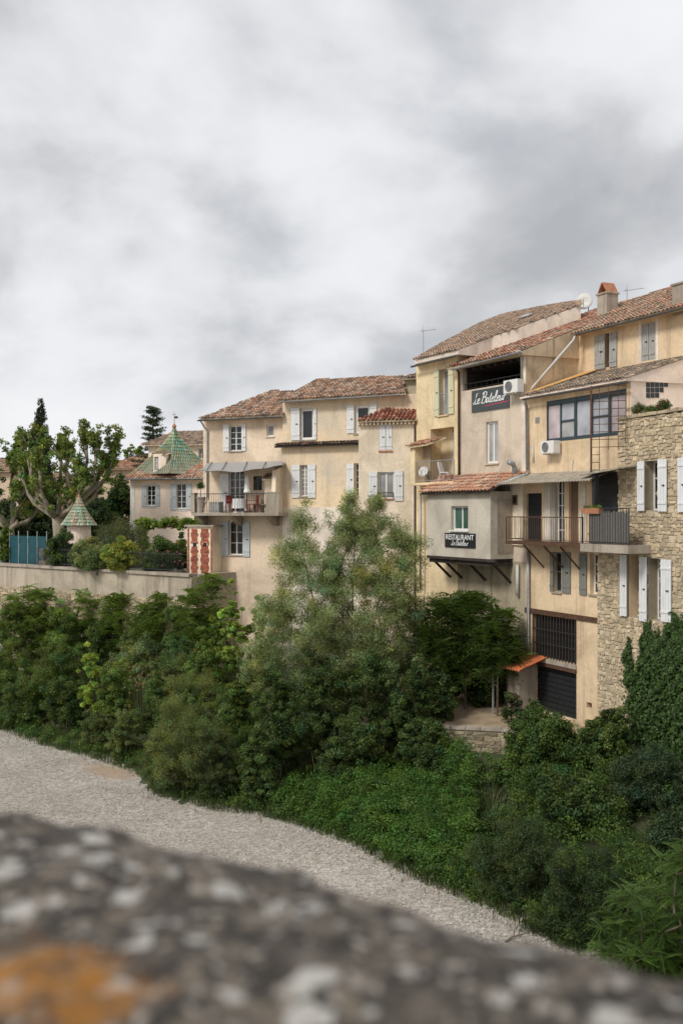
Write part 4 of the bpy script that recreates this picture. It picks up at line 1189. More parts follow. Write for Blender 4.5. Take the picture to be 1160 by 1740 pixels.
# upper storey, set back
x0u, x1u = FF.s_of(979, 2.8), FF.s_of(1215, 2.8); eu = FF.pt(1070, 545, 2.8).z
h = [opening(FF, 1026, 566, 1034.5, 624, 2.8), opening(FF, 1090, 549, 1113, 612, 2.8)]
wall_mesh(x0u - .6, x1u, ez + .3, eu, h, 8.5, reveal=.3, d0=2.8).build('upper_wall', 'pl_f', H)
window(FF, H, 1026, 566, 1034.5, 624, 1, 2, 'wood', deep=.2, sill=None, off=2.8)
shutter(FF, H, 1009, 569, 1027, 627, 'shut_g', d=2.72); shutter(FF, H, 1034, 565, 1047, 623, 'shut_g', d=2.74)
shutter(FF, H, 1090, 549, 1101.5, 613, 'shut_g', d=2.8); shutter(FF, H, 1101.5, 547, 1113, 611, 'shut_g', d=2.8)
for a_, b_, c_, d_ in ((1085, 545, 1089.5, 616), (1113.5, 541, 1118, 612)):
    panel(FF, H, 'window_band', a_, b_, c_, d_, 2.785, 2.8, 'pl_side')
rF, (pa, nF) = roof_px(FF, H, (974, 567), (1160, 520), 2.35, (1150, 484), 6.8, [(974, 567), (1215, 506), (1215, 462), (1150, 484), (1090, 504), (1046, 516), (1012, 545)], CLAY_OLD + CLAY_ORG[:2], eu - .02, body='pl_f')
gutter(FF, H, (976, 568), (1200, 512), 2.28, mat='zincd')
pipe(H, 'diagonal_pipe', [FF.pt(977, 570, 2.3), FF.pt(974, 578, 2.1), FF.pt(896, 668, .12), FF.pt(892, 674, -.25)], .06, 'pvc')
def chimney(px, py_top, py_bot, w, d, cap):
    c = FF.on_plane(px, py_bot, pa, nF); top = FF.pt(px, py_top, c.y).z
    q = MB(); q.box(c.x - w / 2, c.x + w / 2, c.y - d / 2, c.y + d / 2, c.z - .5, top); q.box(c.x - w / 2 - .05, c.x + w / 2 + .05, c.y - d / 2 - .05, c.y + d / 2 + .05, top + .002, top + .07)
    ch = q.build('chimney', 'concrete', rF)
    if cap:
        q = MB(); z = top + .07
        for sx in (-1, 1):
            q.prism([(c.x + sx * w * .5, c.y - d / 2, z), (c.x + sx * w * .44, c.y - d / 2, z), (c.x - sx * .0, c.y - d / 2, z + .42), (c.x + sx * .06, c.y - d / 2, z + .45)], (0, d, 0))
        q.build('chimney_cap', 'terracotta', rF)
chimney(1032, 501, 532, .62, .62, True)
chimney(1164, 484, 512, .7, .6, False)

# ---------------------------------------------------------------- rubble stone house (G)
G = FF.thing('stone_house', 'rubble limestone house with tall white shutters and ivy at the right edge', 'house')
gx0, gx1, gxe = FF.s_of(1017.5), FF.s_of(1052.5), FF.s_of(1330)
zmid = FF.pt(1030, 931, 0).z; ztop = FF.pt(1056, 713, -.06).z
GD = -.06
hl = []
for a_, b_, c_, d_ in ((1094, 783, 1116.5, 867), (1165, 776, 1188, 867)):
    hl.append(window(FF, G, a_, b_, c_, d_, 2, 3, 'white', deep=.42, sill=None, off=GD))
for a_, b_, c_, d_ in ((1064, 943, 1085, 1049), (1101, 949, 1121.5, 1054)):
    hl.append(window(FF, G, a_, b_, c_, d_, 2, 3, 'white', deep=.42, sill=None, off=GD))
for s_ in ((1081.4, 784, 1093.8, 868), (1116.3, 780, 1132, 869), (1150, 777, 1165, 870), (1188, 772, 1204, 872), (1052, 943, 1064, 1047), (1085, 946, 1098, 1056), (1121.5, 951, 1139.5, 1057)):
    shutter(FF, G, *s_, 'shut_w', d=GD - .12)
wl = wall_mesh(gx0, gxe, 0, zmid, hl, 7, reveal=.5, d0=GD).build('wall', 'mortar', G)
wu = wall_mesh(gx1, gxe, zmid + .001, ztop, hl, 7, reveal=.5, d0=GD).build('upper_wall', 'mortar', G)
# stones
LIME = [(.56, .46, .31), (.51, .42, .28), (.60, .50, .35), (.48, .39, .27), (.57, .46, .31), (.45, .37, .26)]
def stone_mesh(k):
    r = random.Random(k); vs_ = []
    for (y, sc) in ((.03, 1.0), (-.012, 1.0), (-.036, .78)):
        for sx, sz_ in ((-1, -1), (1, -1), (1, 1), (-1, 1)):
            vs_.append((sx * .5 * sc + r.uniform(-.13, .13), y + r.uniform(-.014, .012), sz_ * .5 * sc + r.uniform(-.17, .15)))
    return vs_, [(0, 1, 5, 4), (1, 2, 6, 5), (2, 3, 7, 6), (3, 0, 4, 7), (4, 5, 9, 8), (5, 6, 10, 9), (6, 7, 11, 10), (7, 4, 8, 11), (8, 9, 10, 11)]
var_ = [stone_mesh(k) for k in range(16)]
stones = []
def lay(xa, xb, za, zb):
    z = za
    while z < zb - .05:
        hh = min(rnd(.09, .17), zb - z); x = xa + rnd(-.1, 0)
        while x < xb:
            w = rnd(.10, .20) + rnd(0, .17) * (random.random() < .6); a_, b_ = max(xa, x), min(xb, x + w); cx, cz = (a_ + b_) / 2, z + hh / 2
            ok = b_ - a_ > .06
            for q in hl:
                if q[0] - .02 < cx < q[2] + .02 and q[1] - .02 < cz < q[3] + .02: ok = False
                elif q[1] < cz < q[3]:
                    if a_ < q[0] < b_: b_ = q[0]
                    if a_ < q[2] < b_: a_ = q[2]
            if ok and b_ - a_ > .06: stones.append(((a_ + b_) / 2, cz + rnd(-.03, .03), (b_ - a_) * rnd(.86, 1.0), hh * rnd(.75, 1.15)))
            x += w
        z += hh
vis1 = FF.s_of(1175)
lay(gx0, vis1, FF.pt(1030, 1235, 0).z - .6, zmid); lay(gx1, vis1, zmid, ztop)
def psize(s_):
    w = FF.world((s_[0], 0, s_[1])); return s_[2] * s_[3] / w.y ** 2 * (1 if w.x / w.y < 580 / FP else 0) * (0.2 if (s_[1] + BASE < -4.2 and s_[0] > FF.s_of(1085)) else 1)
stones.sort(key=psize, reverse=True)
smesh = []
for k in range(16):
    for c in range(3):
        mb = MB(); mb.cc = jc(LIME[(k * 3 + c) % 6], .8, 1.2); mb.add(*var_[k])
        me = bpy.data.meshes.new('stone'); me.from_pydata(mb.v, [], mb.f)
        at_ = me.attributes.new('col', 'FLOAT_COLOR', 'POINT'); at_.data.foreach_set('color', np.array([(*q, 1) for q in mb.c], dtype=np.float32).ravel())
        me.materials.append(M['stone']); smesh.append(me)
for s_ in stones[:300]:
    o = link('stone', random.choice(smesh), None, wl if s_[1] < zmid else wu, (s_[0], GD, s_[1])); o.scale = (s_[2], rnd(.6, 1.3), s_[3]); o.rotation_euler = (0, rnd(-.09, .09), 0)
rest = MB()
for s_ in stones[300:]:
    v_, f_ = random.choice(var_); rest.cc = jc(random.choice(LIME), .72, 1.25)
    rest.add([(x * s_[2] + s_[0], y + GD, z * s_[3] + s_[1]) for x, y, z in v_], f_)
stuff(rest.build('rubble', 'stone', G))
# coping stones along the terrace top
x = gx1 - .05
while x < vis1:
    w = rnd(.3, .55); q = MB(); q.cc = jc(random.choice(LIME), .55, .8)
    zz = ztop + (x - gx1) * .02
    q.hexa([(x, GD - .08, zz), (x + w - .015, GD - .08, zz), (x + w - .015, .5, zz), (x, .5, zz), (x + .02, GD - .06, zz + rnd(.08, .13)), (x + w - .03, GD - .06, zz + rnd(.08, .13)), (x + w - .03, .48, zz + .11), (x + .02, .48, zz + .11)])
    q.build('coping_stone', 'stone', G); x += w

# ---------------------------------------------------------------- fixtures on the houses
def ac_unit(fc, px0, py0, px1, py1, d, label):
    o_ = opening(fc, px0, py0, px1, py1, d); w, hh = o_[2] - o_[0], o_[3] - o_[1]
    e = fc.thing('air_conditioner', label, 'air conditioner', 'air conditioning units on the walls'); e.location = fc.world((o_[0], d, o_[1]))
    q = MB(); q.box(0, w, 0, .32, 0, hh); bd_ = q.build('casing', 'ac', e)
    q = MB(); r = hh * .40; q.lathe([(r, 0), (r, .03), (r * .94, .03), (r * .94, .0)], seg=20); 
    for rr in (.3, .55, .8): q.lathe([(r * rr, .01), (r * rr + .012, .022), (r * rr + .024, .01)], seg=16)
    for a_ in range(4):
        t = a_ * PI / 4; q.tube([(-r * math.cos(t), -r * math.sin(t), .015), (r * math.cos(t), r * math.sin(t), .015)], .008, 4)
    g2 = q.build('fan_grille', 'grille', e); g2.location = (w * .38, -.002, hh * .5); g2.rotation_euler = (PI / 2, 0, 0)
    q = MB(); q.lathe([(0.001, 0), (r * .9, 0)], seg=20); g3 = q.build('fan_opening', 'grille', e); g3.location = (w * .38, -.004, hh * .5); g3.rotation_euler = (PI / 2, 0, 0)
    for xx in (.12 * w, .85 * w):
        q = MB(); q.box(xx - .02, xx + .02, .0, -d, -.045, -.004); q.box(xx - .02, xx + .02, -d - .04, -d - .002, -.3, -.05); q.build('bracket', 'ac', e)
    return e
ac_unit(FE, 855, 645, 879, 667, -.5, 'white air conditioner beside the loggia of the restaurant house')
ac_unit(FF, 918, 749, 940, 770, -.42, 'white air conditioner under the dark framed glazed room')
def antenna(w, hgt, label, arm=(.5, .1)):
    e = tag(empty('roof_antenna', w), label, 'antenna', 'television antennas on the roofs')
    q = MB(); q.tube([(0, 0, -.3), (0, 0, hgt)], .018, 5); q.build('mast', 'zinc', e)
    q = MB(); a_, b_ = Vector((-.15, 0, hgt - .1)), Vector((arm[0], arm[1], hgt + .02)); q.tube([a_, b_], .012, 4)
    for k in range(7):
        p = a_.lerp(b_, k / 6); q.tube([p + Vector((0, -.16, -.02)), p + Vector((0, .16, .02))], .006, 3)
    q.tube([a_ + Vector((.05, 0, -.05)), a_ + Vector((.18, 0, .28))], .008, 3); q.build('aerial', 'zinc', e)
antenna(FD.world(FD.on_plane(719, 603, pA, nD)), 1.25, 'thin television antenna above the yellow house eave', (.62, .1))
antenna(FF.world(FF.on_plane(1065, 511, pa, nF)), .55, 'small television antenna behind the roof chimney', (.75, .0))
def dish(w, r, label, rot):
    e = tag(empty('satellite_dish', w), label, 'satellite dish')
    q = MB(); q.lathe([(.01, 0), (r * .5, r * .07), (r, r * .27), (r, r * .27 + .02), (r * .5, r * .07 + .02), (.01, .02)], seg=20); dd = q.build('reflector', 'dish', e, smooth=True); dd.rotation_euler = rot
    dd.location = (0, 0, .35)
    q = MB(); q.tube([(.25, .1, -.35), (.2, .08, .1), (0, .03, .35)], .025, 5); q.build('arm', 'steel', e)
    q = MB(); R_ = Matrix.Rotation(rot[2], 3, 'Z') @ Matrix.Rotation(rot[0], 3, 'X'); q.tube([Vector((0, 0, .35)) + R_ @ Vector((0, -r * .9, .15)), Vector((0, 0, .35)) + R_ @ Vector((0, 0, r * .95))], .012, 4); q.build('feed_horn', 'steel', e)
dw = FE.world(FE.pt(993, 525, 8.2)); dish(dw, .42, 'large white satellite dish on the roof beside the chimney', (math.radians(80), 0, math.radians(-25)))
dish(FD.world((FD.s_of(719, -.6), -.55, bz * 0 + FD.pt(719, 815, -.55).z)), .26, 'small white satellite dish on the corner balcony of the yellow house', (math.radians(70), 0, math.radians(-40)))

# painted signs with their lettering (strokes, then block capitals)
SCRIPT = {'L': [[(.55, 1.0), (.35, .95), (.3, .6), (.22, .12), (.05, .02), (.0, .12), (.15, .14), (.4, .0), (.62, .08)]],
          'e': [[(.0, .22), (.28, .3), (.3, .46), (.14, .46), (.03, .2), (.14, .0), (.42, .14)]],
          'B': [[(.25, 1.0), (.15, .4), (.05, .0)], [(.0, .85), (.25, 1.05), (.6, .98), (.58, .68), (.25, .54)], [(.25, .54), (.6, .5), (.62, .16), (.3, -.02), (.08, .08)]],
          'a': [[(.34, .42), (.14, .46), (.02, .2), (.1, .0), (.26, .12), (.36, .44), (.34, .06), (.5, .1)]],
          't': [[(.2, .85), (.1, .2), (.18, .0), (.38, .12)], [(.0, .56), (.34, .6)]],
          'l': [[(.0, .1), (.26, .7), (.24, 1.0), (.12, .85), (.08, .12), (.2, .0), (.36, .12)]],
          'u': [[(.0, .4), (.06, .46), (.05, .1), (.16, .0), (.32, .2), (.36, .46), (.36, .08), (.52, .12)]],
          'r': [[(.0, .36), (.08, .46), (.1, .3), (.06, .0)], [(.1, .3), (.2, .46), (.34, .42)]]}
ADV = {'L': .6, 'e': .42, 'B': .7, 'a': .48, 't': .34, 'l': .34, 'u': .5, 'r': .36, ' ': .22}
def script_mesh(text, width, y, slant=.28, th=.055):
    mb = MB(); x = 0; segs = []
    for ch in text:
        for st in SCRIPT.get(ch, []):
            pts = [Vector((x + p[0] + slant * p[1], p[1])) for p in st]; fine = []
            for i in range(len(pts) - 1):
                p0, p1, p2, p3 = pts[max(i - 1, 0)], pts[i], pts[i + 1], pts[min(i + 2, len(pts) - 1)]
                for k in range(4):
                    t = k / 4; fine.append(.5 * ((2 * p1) + (p2 - p0) * t + (2 * p0 - 5 * p1 + 4 * p2 - p3) * t * t + (3 * p1 - p0 - 3 * p2 + p3) * t ** 3))
            segs.append(fine + [pts[-1]])
        x += ADV[ch]
    k = width / x
    for f in segs:
        vs_ = []
        for i, p in enumerate(f):
            d = f[min(i + 1, len(f) - 1)] - f[max(i - 1, 0)]; d = d.normalized() if d.length else Vector((1, 0))
            w = th * (.55 + .75 * abs(d.y)); nn = Vector((-d.y, d.x)) * w * .5
            for q in (p + nn, p - nn): vs_.append((q.x * k, y, q.y * k))
        mb.add(vs_, [(2 * i, 2 * i + 1, 2 * i + 3, 2 * i + 2) for i in range(len(f) - 1)])
    return mb, k
def sign(fc, px0, py0, px1, py1, d, mat, name, label):
    o_ = opening(fc, px0, py0, px1, py1, d); w, hh = o_[2] - o_[0], o_[3] - o_[1]
    e = fc.thing(name, label, 'sign'); e.location = fc.world((o_[0], d, o_[1]))
    q = MB(); q.box(0, w, 0, .03, 0, hh); q.build('board', mat, e)
    return e, w, hh
sg, w, hh = sign(FE, 801, 659, 864.5, 696.5, -.05, 'sign_d', 'restaurant_sign', 'slate grey sign with white script lettering under the loggia')
mb, k = script_mesh('Le Bateleur', w * .86, -.004, th=.085); o = mb.build('lettering', 'letter', sg); o.location = (w * .04, 0, hh * .36)
q = MB(); q.add([(w * .36, -.005, hh * .20), (w * .97, -.005, hh * .27), (w * .97, -.005, hh * .31), (w * .36, -.005, hh * .225)], [(0, 1, 2, 3)]); q.build('underline', 'letter_r', sg)
q = MB(); q.tube([(w * .02, -.002, hh * .3), (w * .1, -.002, hh * .55), (w * .2, -.002, hh * .9), (w * .23, -.002, hh * .8), (w * .12, -.002, hh * .45)], .016, 4); q.build('flourish', 'letter_g', sg)
sg, w, hh = sign(FE, 755.4, 906, 806.5, 930.5, bd - .05, 'sign_k', 'restaurant_sign', 'black sign reading restaurant in white capitals on the grey jutting room')
cu = bpy.data.curves.new('capitals', 'FONT'); cu.body = 'RESTAURANT'; cu.size = 1.0; cu.align_x = 'LEFT'; cu.offset = .006
to = bpy.data.objects.new('capitals_source', cu); COL.objects.link(to); bpy.context.view_layer.update()
me = bpy.data.meshes.new_from_object(to.evaluated_get(bpy.context.evaluated_depsgraph_get())); bpy.data.objects.remove(to)
co = np.zeros(len(me.vertices) * 3, np.float32); me.vertices.foreach_get('co', co); co = co.reshape(-1, 3)
mn, mxx = co.min(0), co.max(0); co2 = np.zeros_like(co)
co2[:, 0] = (co[:, 0] - mn[0]) / (mxx[0] - mn[0]) * w * .92 + w * .04; co2[:, 2] = (co[:, 1] - mn[1]) / (mxx[1] - mn[1]) * hh * .36 + hh * .54; co2[:, 1] = -.004
me.vertices.foreach_set('co', co2.ravel()); me.materials.clear(); me.update(); link('capitals', me, 'letter', sg)
mb, k = script_mesh('Le Bateleur', w * .56, -.004, th=.085); o = mb.build('lettering', 'letter', sg); o.location = (w * .22, 0, hh * .15)

# rusty lattice in front of the glazed room
lt_ = FF.thing('metal_trellis', 'rusty open metal lattice standing in front of the glazed room', 'trellis')
a0, a1 = FF.pt(1004, 803, -1.0), FF.pt(1063, 803, -.2); zt0 = FF.pt(1004, 656, -1.0).z
lt_.location = FF.world((a0.x, a0.y, a0.z)); dv = Vector((a1.x - a0.x, a1.y - a0.y, 0)); hh = zt0 - a0.z
q = MB(); q.tube([(0, 0, 0), (0, 0, hh)], .045, 4); q.build('post', 'rust', lt_)
for f in (.24, .5, .78, 1.0):
    q = MB(); q.tube([dv * f + Vector((0, 0, hh * (.0 if f < .3 else .26))), dv * f + Vector((0, 0, hh))], .014, 4); q.build('upright', 'rust', lt_)
for i, f in enumerate(np.linspace(.03, .995, 12)):
    q = MB(); q.tube([Vector((0, 0, hh * f)), dv * (1.0 if f > .26 else .24) + Vector((0, 0, hh * f))], .012, 4); q.build('rung', 'rust', lt_)

# things on the balconies
def pot(w, r, hh, label, mat='terracotta', name='flower_pot'):
    e = tag(empty(name, w), label, 'pot'); q = MB()
    q.lathe([(r * .62, 0), (r * .95, hh * .85), (r * 1.08, hh * .85), (r * 1.08, hh), (r * .9, hh), (r * .85, hh * .8), (.001, hh * .8)], seg=16); q.build('pot', mat, e, smooth=False)
    return e
def tuft(parent, c, rad, n, size, col, aspect=.4, up=None, name='foliage'):
    V, F, C = clump_leaves(np.array(c, float).reshape(-1, 3), np.full(len(np.array(c, float).reshape(-1, 3)), rad), n, size, aspect, col, .2, None, .6, up)
    return link(name, np_mesh(name, V, F, C), 'leaf', parent)
fz = FF.pt(960, 923, -1).z
pot(FF.world((FF.s_of(1006, -.85), -.82, fz + .022)), .17, .38, 'terracotta pot on the balcony floor beside the reed screen')
fb = FF.thing('flower_box', 'orange flower box with green sprouts on the balcony railing', 'flower box'); zz = FF.pt(1004, 873, -1.06).z
fb.location = FF.world((FF.s_of(989, -1.06), -1.15, zz)); L_ = FF.s_of(1020, -1.06) - FF.s_of(989, -1.06)
q = MB(); q.hexa([(.03, .03, 0), (L_ - .03, .03, 0), (L_ - .03, .19, 0), (.03, .19, 0), (0, 0, .2), (L_, 0, .2), (L_, .22, .2), (0, .22, .2)]); q.build('box', 'terracotta', fb)
tuft(fb, [(L_ * f, .11, .24) for f in (.15, .35, .55, .75, .9)], .09, 40, .07, (.07, .13, .03), up=(0, 0, 1.2))
az = FA.pt(400, 871, -1.3).z
def floorA(px, d): return FA.world((FA.s_of(px, d), d, az))
tp = tag(empty('potted_tree', FA.world((x0 * 0 + FA.s_of(341, -1.2), -1.2, az))), 'small round topiary tree in a pot at the balcony corner', 'potted plant')
q = MB(); q.lathe([(.16, 0), (.22, .75), (.25, .75), (.25, .82), (.2, .82), (.001, .8)], seg=14); q.build('pot', 'concrete', tp)
q = MB(); q.tube([(0, 0, .8), (0, 0, 1.2)], .02, 5); q.build('stem', 'bark', tp)
tuft(tp, [(rnd(-.14, .14), rnd(-.14, .14), 1.42 + rnd(-.12, .12)) for _ in range(12)], .14, 45, .07, (.035, .07, .02), .6)
um = tag(empty('closed_parasol', floorA(420, -.7)), 'closed white parasol standing on the canopy balcony', 'parasol')
q = MB(); q.lathe([(.2, 0), (.2, .05), (.03, .07), (.02, .1), (.02, 1.95), (.001, 1.98)], seg=12); q.build('pole', 'steel', um)
q = MB(); q.lathe([(.20, 1.05), (.15, 1.25), (.16, 1.35), (.13, 1.6), (.12, 1.8), (.03, 1.96), (.001, 1.98)], seg=9); q.build('cloth', 'cloth', um)
def chair(px, d, rz, mat, label):
    e = tag(empty('balcony_chair', floorA(px, d), FA.rz + rz), label, 'chair', 'chairs on the canopy balcony')
    q = MB(); q.box(-.24, .24, -.24, .24, .42, .46); q.build('seat', mat, e)
    q = MB()
    for i in range(5): q.box(-.22 + i * .092, -.22 + i * .092 + .06, .2, .24, .47, .88)
    q.box(-.24, .24, .2, .25, .84, .9); q.build('backrest', mat, e)
    for sx in (-1, 1):
        for sy in (-1, 1):
            q = MB(); q.box(sx * .21 - .02, sx * .21 + .02, sy * .21 - .02, sy * .21 + .02, 0, .419); q.build('leg', mat, e)
        q = MB(); q.box(sx * .24 - .02, sx * .24 + .02, -.22, .22, .62, .65); q.build('armrest', mat, e)
chair(430, -.75, -1.3, 'red', 'red armchair right of the parasol on the canopy balcony')
chair(394, -.6, 1.2, 'red', 'red armchair left of the parasol behind the white cloth table')
tb_ = tag(empty('balcony_table', floorA(407, -.85)), 'small table under a white cloth on the canopy balcony', 'table')
q = MB(); q.box(-.02, .02, -.02, .02, 0, .66); q.build('leg', 'steel', tb_)
q = MB(); q.lathe([(.001, .72), (.36, .72), (.38, .7), (.40, .35), (.42, .22)], seg=18); q.build('tablecloth', 'cloth', tb_)
bn = tag(empty('balcony_bench', floorA(446, -.45), FA.rz), 'pale wooden bench against the wall of the canopy balcony', 'bench')
q = MB(); q.box(-.5, .5, -.2, .2, .40, .45); q.build('seat', 'wood_pale', bn)
q = MB(); q.box(-.5, .5, .17, .21, .46, .9); q.build('backrest', 'wood_pale', bn)
for sx in (-1, 1):
    q = MB(); q.box(sx * .45 - .03, sx * .45 + .03, -.18, .18, 0, .399); q.build('leg', 'wood_pale', bn)
bxx = tag(empty('storage_box', floorA(367, -.8), FA.rz), 'grey storage box behind the balcony railing', 'box')
q = MB(); q.box(-.3, .3, -.2, .2, 0, .5); q.build('body', 'shut_g', bxx); q = MB(); q.box(-.32, .32, -.22, .22, .503, .56); q.build('lid', 'shut_g', bxx)
def plastic_chair(w, rz, label):
    e = tag(empty('plastic_chair', w, rz), label, 'chair')
    q = MB(); q.box(-.22, .22, -.22, .22, .4, .44); q.build('seat', 'white', e)
    q = MB(); q.hexa([(-.22, .18, .445), (.22, .18, .445), (.22, .22, .445), (-.22, .22, .445), (-.2, .28, .9), (.2, .28, .9), (.2, .32, .9), (-.2, .32, .9)]); q.build('backrest', 'white', e)
    for sx in (-1, 1):
        for sy in (-1, 1):
            q = MB(); q.tube([(sx * .19, sy * .19, .4), (sx * .23, sy * .24, 0)], .022, 5); q.build('leg', 'white', e)
plastic_chair(FD.world((FD.s_of(757, -.4), -.4, FD.pt(740, 819, -.75).z)), 1.0, 'white plastic chair on the corner balcony of the yellow house')
pot(FD.world((FD.s_of(764, -.55), -.55, FD.pt(740, 819, -.75).z)), .15, .3, 'pinkish flower pot beside the white plastic chair on the corner balcony')

# ---------------------------------------------------------------- pale pink house with green roof, 70 m away
FPK = Facade(222, 70.5, 75, TERR)
K = FPK.thing('pink_house', 'pale pink house with a green glazed tile tower roof and blue grey shutters', 'house')
h = [window(FPK, K, 249, 825, 263.6, 859, 2, 4, 'white', deep=.12, sill='white'), window(FPK, K, 299, 822, 316, 864, 2, 4, 'white', deep=.12, sill='white')]
shutter(FPK, K, 240, 825, 249, 861, 'shut_b'); shutter(FPK, K, 263.6, 824, 271.3, 860, 'shut_b')
shutter(FPK, K, 289, 822, 299, 867, 'shut_b'); shutter(FPK, K, 316, 821, 325.5, 866, 'shut_b')
ez = FPK.pt(290, 812, 0).z; xe = FPK.s_of(362)
wall_mesh(0, xe, 0, ez, h, 6.5).build('wall', 'pl_pink', K)
q = MB(); q.box(-.02, FPK.s_of(229), -.03, -.001, 0, ez - .01); q.build('quoin', 'pl_white', K)
for a_, b_, c_, d_ in ((247, 821, 266, 824), (247, 861, 266, 864), (297, 817, 318, 821.5), (297, 866.5, 318, 869)):
    panel(FPK, K, 'window_surround', a_, b_, c_, d_, -.02, -.001, 'pl_white')
e0 = ez - .02
tile_roof(K, [(FPK.s_of(211, -.5), -.5, e0), (xe, -.5, e0), (xe, 3.0, FPK.pt(345, 781, 3).z), (FPK.s_of(262, 3), 3.0, FPK.pt(345, 781, 3).z)], (1, 0, 0), e0 - .05, CLAY_ORG + CLAY[3:4] + [(.55, .42, .3)], body='pl_pink', wdt=.24, exp=.34)
q = MB(); q.tube([(FPK.s_of(211, -.5), -.52, e0 - .08), (xe, -.52, e0 - .08)], .06, 6); q.build('gutter', 'zincd', K)
# bell-cast pyramid
GLZ = [(.16, .36, .24), (.22, .42, .28), (.30, .28, .12), (.12, .28, .19), (.26, .24, .12), (.20, .30, .14), (.32, .36, .22)]
def bell_roof(parent, c, R, hh, sides, rot, pal, name='tower_roof', tw=.22, rows=14, power=1.55):
    q = MB()
    prof = [(R * (1 - f) ** power + .04, hh * f) for f in np.linspace(0, 1, 12)]
    vs_ = []
    for r, z in prof:
        for k in range(sides): vs_.append((c[0] + r * math.cos(rot + 2 * PI * k / sides), c[1] + r * math.sin(rot + 2 * PI * k / sides), c[2] + z))
    q.add(vs_, [(i * sides + k, i * sides + (k + 1) % sides, (i + 1) * sides + (k + 1) % sides, (i + 1) * sides + k) for i in range(11) for k in range(sides)])
    base_ = q.build(name, 'concrete', parent)
    t = MB()
    for k in range(sides):
        warm = k % 2
        for j in range(rows):
            f0, f1 = j / rows, (j + 1.25) / rows
            f1 = min(f1, .995)
            r0, r1 = R * (1 - f0) ** power + .07, R * (1 - f1) ** power + .05
            A0, A1 = rot + 2 * PI * k / sides, rot + 2 * PI * (k + 1) / sides
            a0_, b0_ = Vector((math.cos(A0), math.sin(A0), 0)), Vector((math.cos(A1), math.sin(A1), 0))
            n = max(1, int(r0 * (a0_ - b0_).length / tw))
            for i in range(n):
                g0, g1 = i / n + .02, (i + 1) / n - .02
                col = random.choice(pal[2:] if warm else pal[:4] + pal[6:]); t.cc = jc(col, .75, 1.25)
                o3 = Vector(c); lift = Vector(((a0_ + b0_).x, (a0_ + b0_).y, 0)).normalized() * .035 + Vector((0, 0, .02))
                p = [o3 + a0_.lerp(b0_, g0) * r0 + Vector((0, 0, hh * f0)) + lift, o3 + a0_.lerp(b0_, g1) * r0 + Vector((0, 0, hh * f0)) + lift,
                     o3 + a0_.lerp(b0_, g1) * r1 + Vector((0, 0, hh * f1)), o3 + a0_.lerp(b0_, g0) * r1 + Vector((0, 0, hh * f1))]
                m0 = (p[0] + p[1]) / 2 + lift * .8; m1 = (p[2] + p[3]) / 2 + lift * .5
                t.add([p[0], m0, p[1], p[2], m1, p[3]], [(0, 1, 4, 5), (1, 2, 3, 4)])
        # hip
        t.cc = (.34, .28, .16)
        pts = [Vector(c) + Vector((math.cos(rot + 2 * PI * k / sides), math.sin(rot + 2 * PI * k / sides), 0)) * (R * (1 - f) ** power + .06) + Vector((0, 0, hh * f + .02)) for f in np.linspace(0, .98, 12)]
        t.tube(pts, .05, 5)
    stuff(t.build('glazed_tiles', 'glazed', base_))
    return base_
cc = FPK.pt(296, 803, 2.0); zA = FPK.pt(297, 727, 2.0).z; zB = FPK.pt(297, 806, 1.0).z
tr = bell_roof(K, (cc.x, 2.0, zB), 3.1, zA - zB, 4, math.radians(-72), GLZ, power=1.35)
q = MB(); q.lathe([(.05, 0), (.12, .08), (.16, .2), (.1, .32), (.03, .38), (.02, .75), (.001, .8)], (cc.x, 2.0, zA - .08), 10); q.build('finial', 'terracotta', tr)
q = MB(); zz = zA + .6; q.tube([(cc.x, 2.0, zz), (cc.x, 2.0, zz + .55)], .014, 4); q.box(cc.x + .0, cc.x + .28, 1.995, 2.005, zz + .08, zz + .24); q.tube([(cc.x - .15, 2, zz + .35), (cc.x + .15, 2, zz + .35)], .012, 4); q.build('weather_vane', 'steel', tr)
# dormer
dx0, dx1 = FPK.s_of(260.5, -.1), FPK.s_of(276, -.1); dz0, dz1 = FPK.pt(268, 803, -.1).z, FPK.pt(268, 771, -.1).z
hd = [window(FPK, K, 262, 776, 269, 799, 2, 3, 'white', 'glass_l', deep=.08, sill=None, off=-.1, fw=.04)]
wall_mesh(dx0, dx1 + .25, dz0, dz1, hd, 2.2, d0=-.1, reveal=.2).build('dormer', 'pl_pink', K)
tile_roof(K, [(dx0 - .15, .1, dz1), (dx1 + .4, -.3, dz1), (dx1 + .4, 1.9, dz1 + .35), (dx0 - .15, 1.9, dz1 + .35)], (1, 0, 0), 0, CLAY_OLD, body='pl_pink', thin=.06, name='dormer_roof')

# garden kiosk with conical green roof
kc = at(134, 893, 61.0); kg = TERR
ki = tag(empty('garden_kiosk', (kc.x, kc.y, kg)), 'small round kiosk with a green conical tile roof among the garden shrubs', 'kiosk')
q = MB(); q.lathe([(.72, 0), (.72, kc.z - kg), (.001, kc.z - kg)], seg=20); q.build('wall', 'pl_pink', ki)
bell_roof(ki, (0, 0, kc.z - kg), 1.0, 1.75, 10, .2, GLZ[:1] + [(.34, .36, .26), (.40, .30, .2), (.25, .36, .26), (.36, .27, .18), (.3, .38, .28), (.28, .40, .30)], name='roof', tw=.2, rows=9, power=1.3)
q = MB(); q.lathe([(.06, 0), (.09, .08), (.04, .2), (.001, .26)], (0, 0, kc.z - kg + 1.7), 8); q.build('finial', 'terracotta', ki)

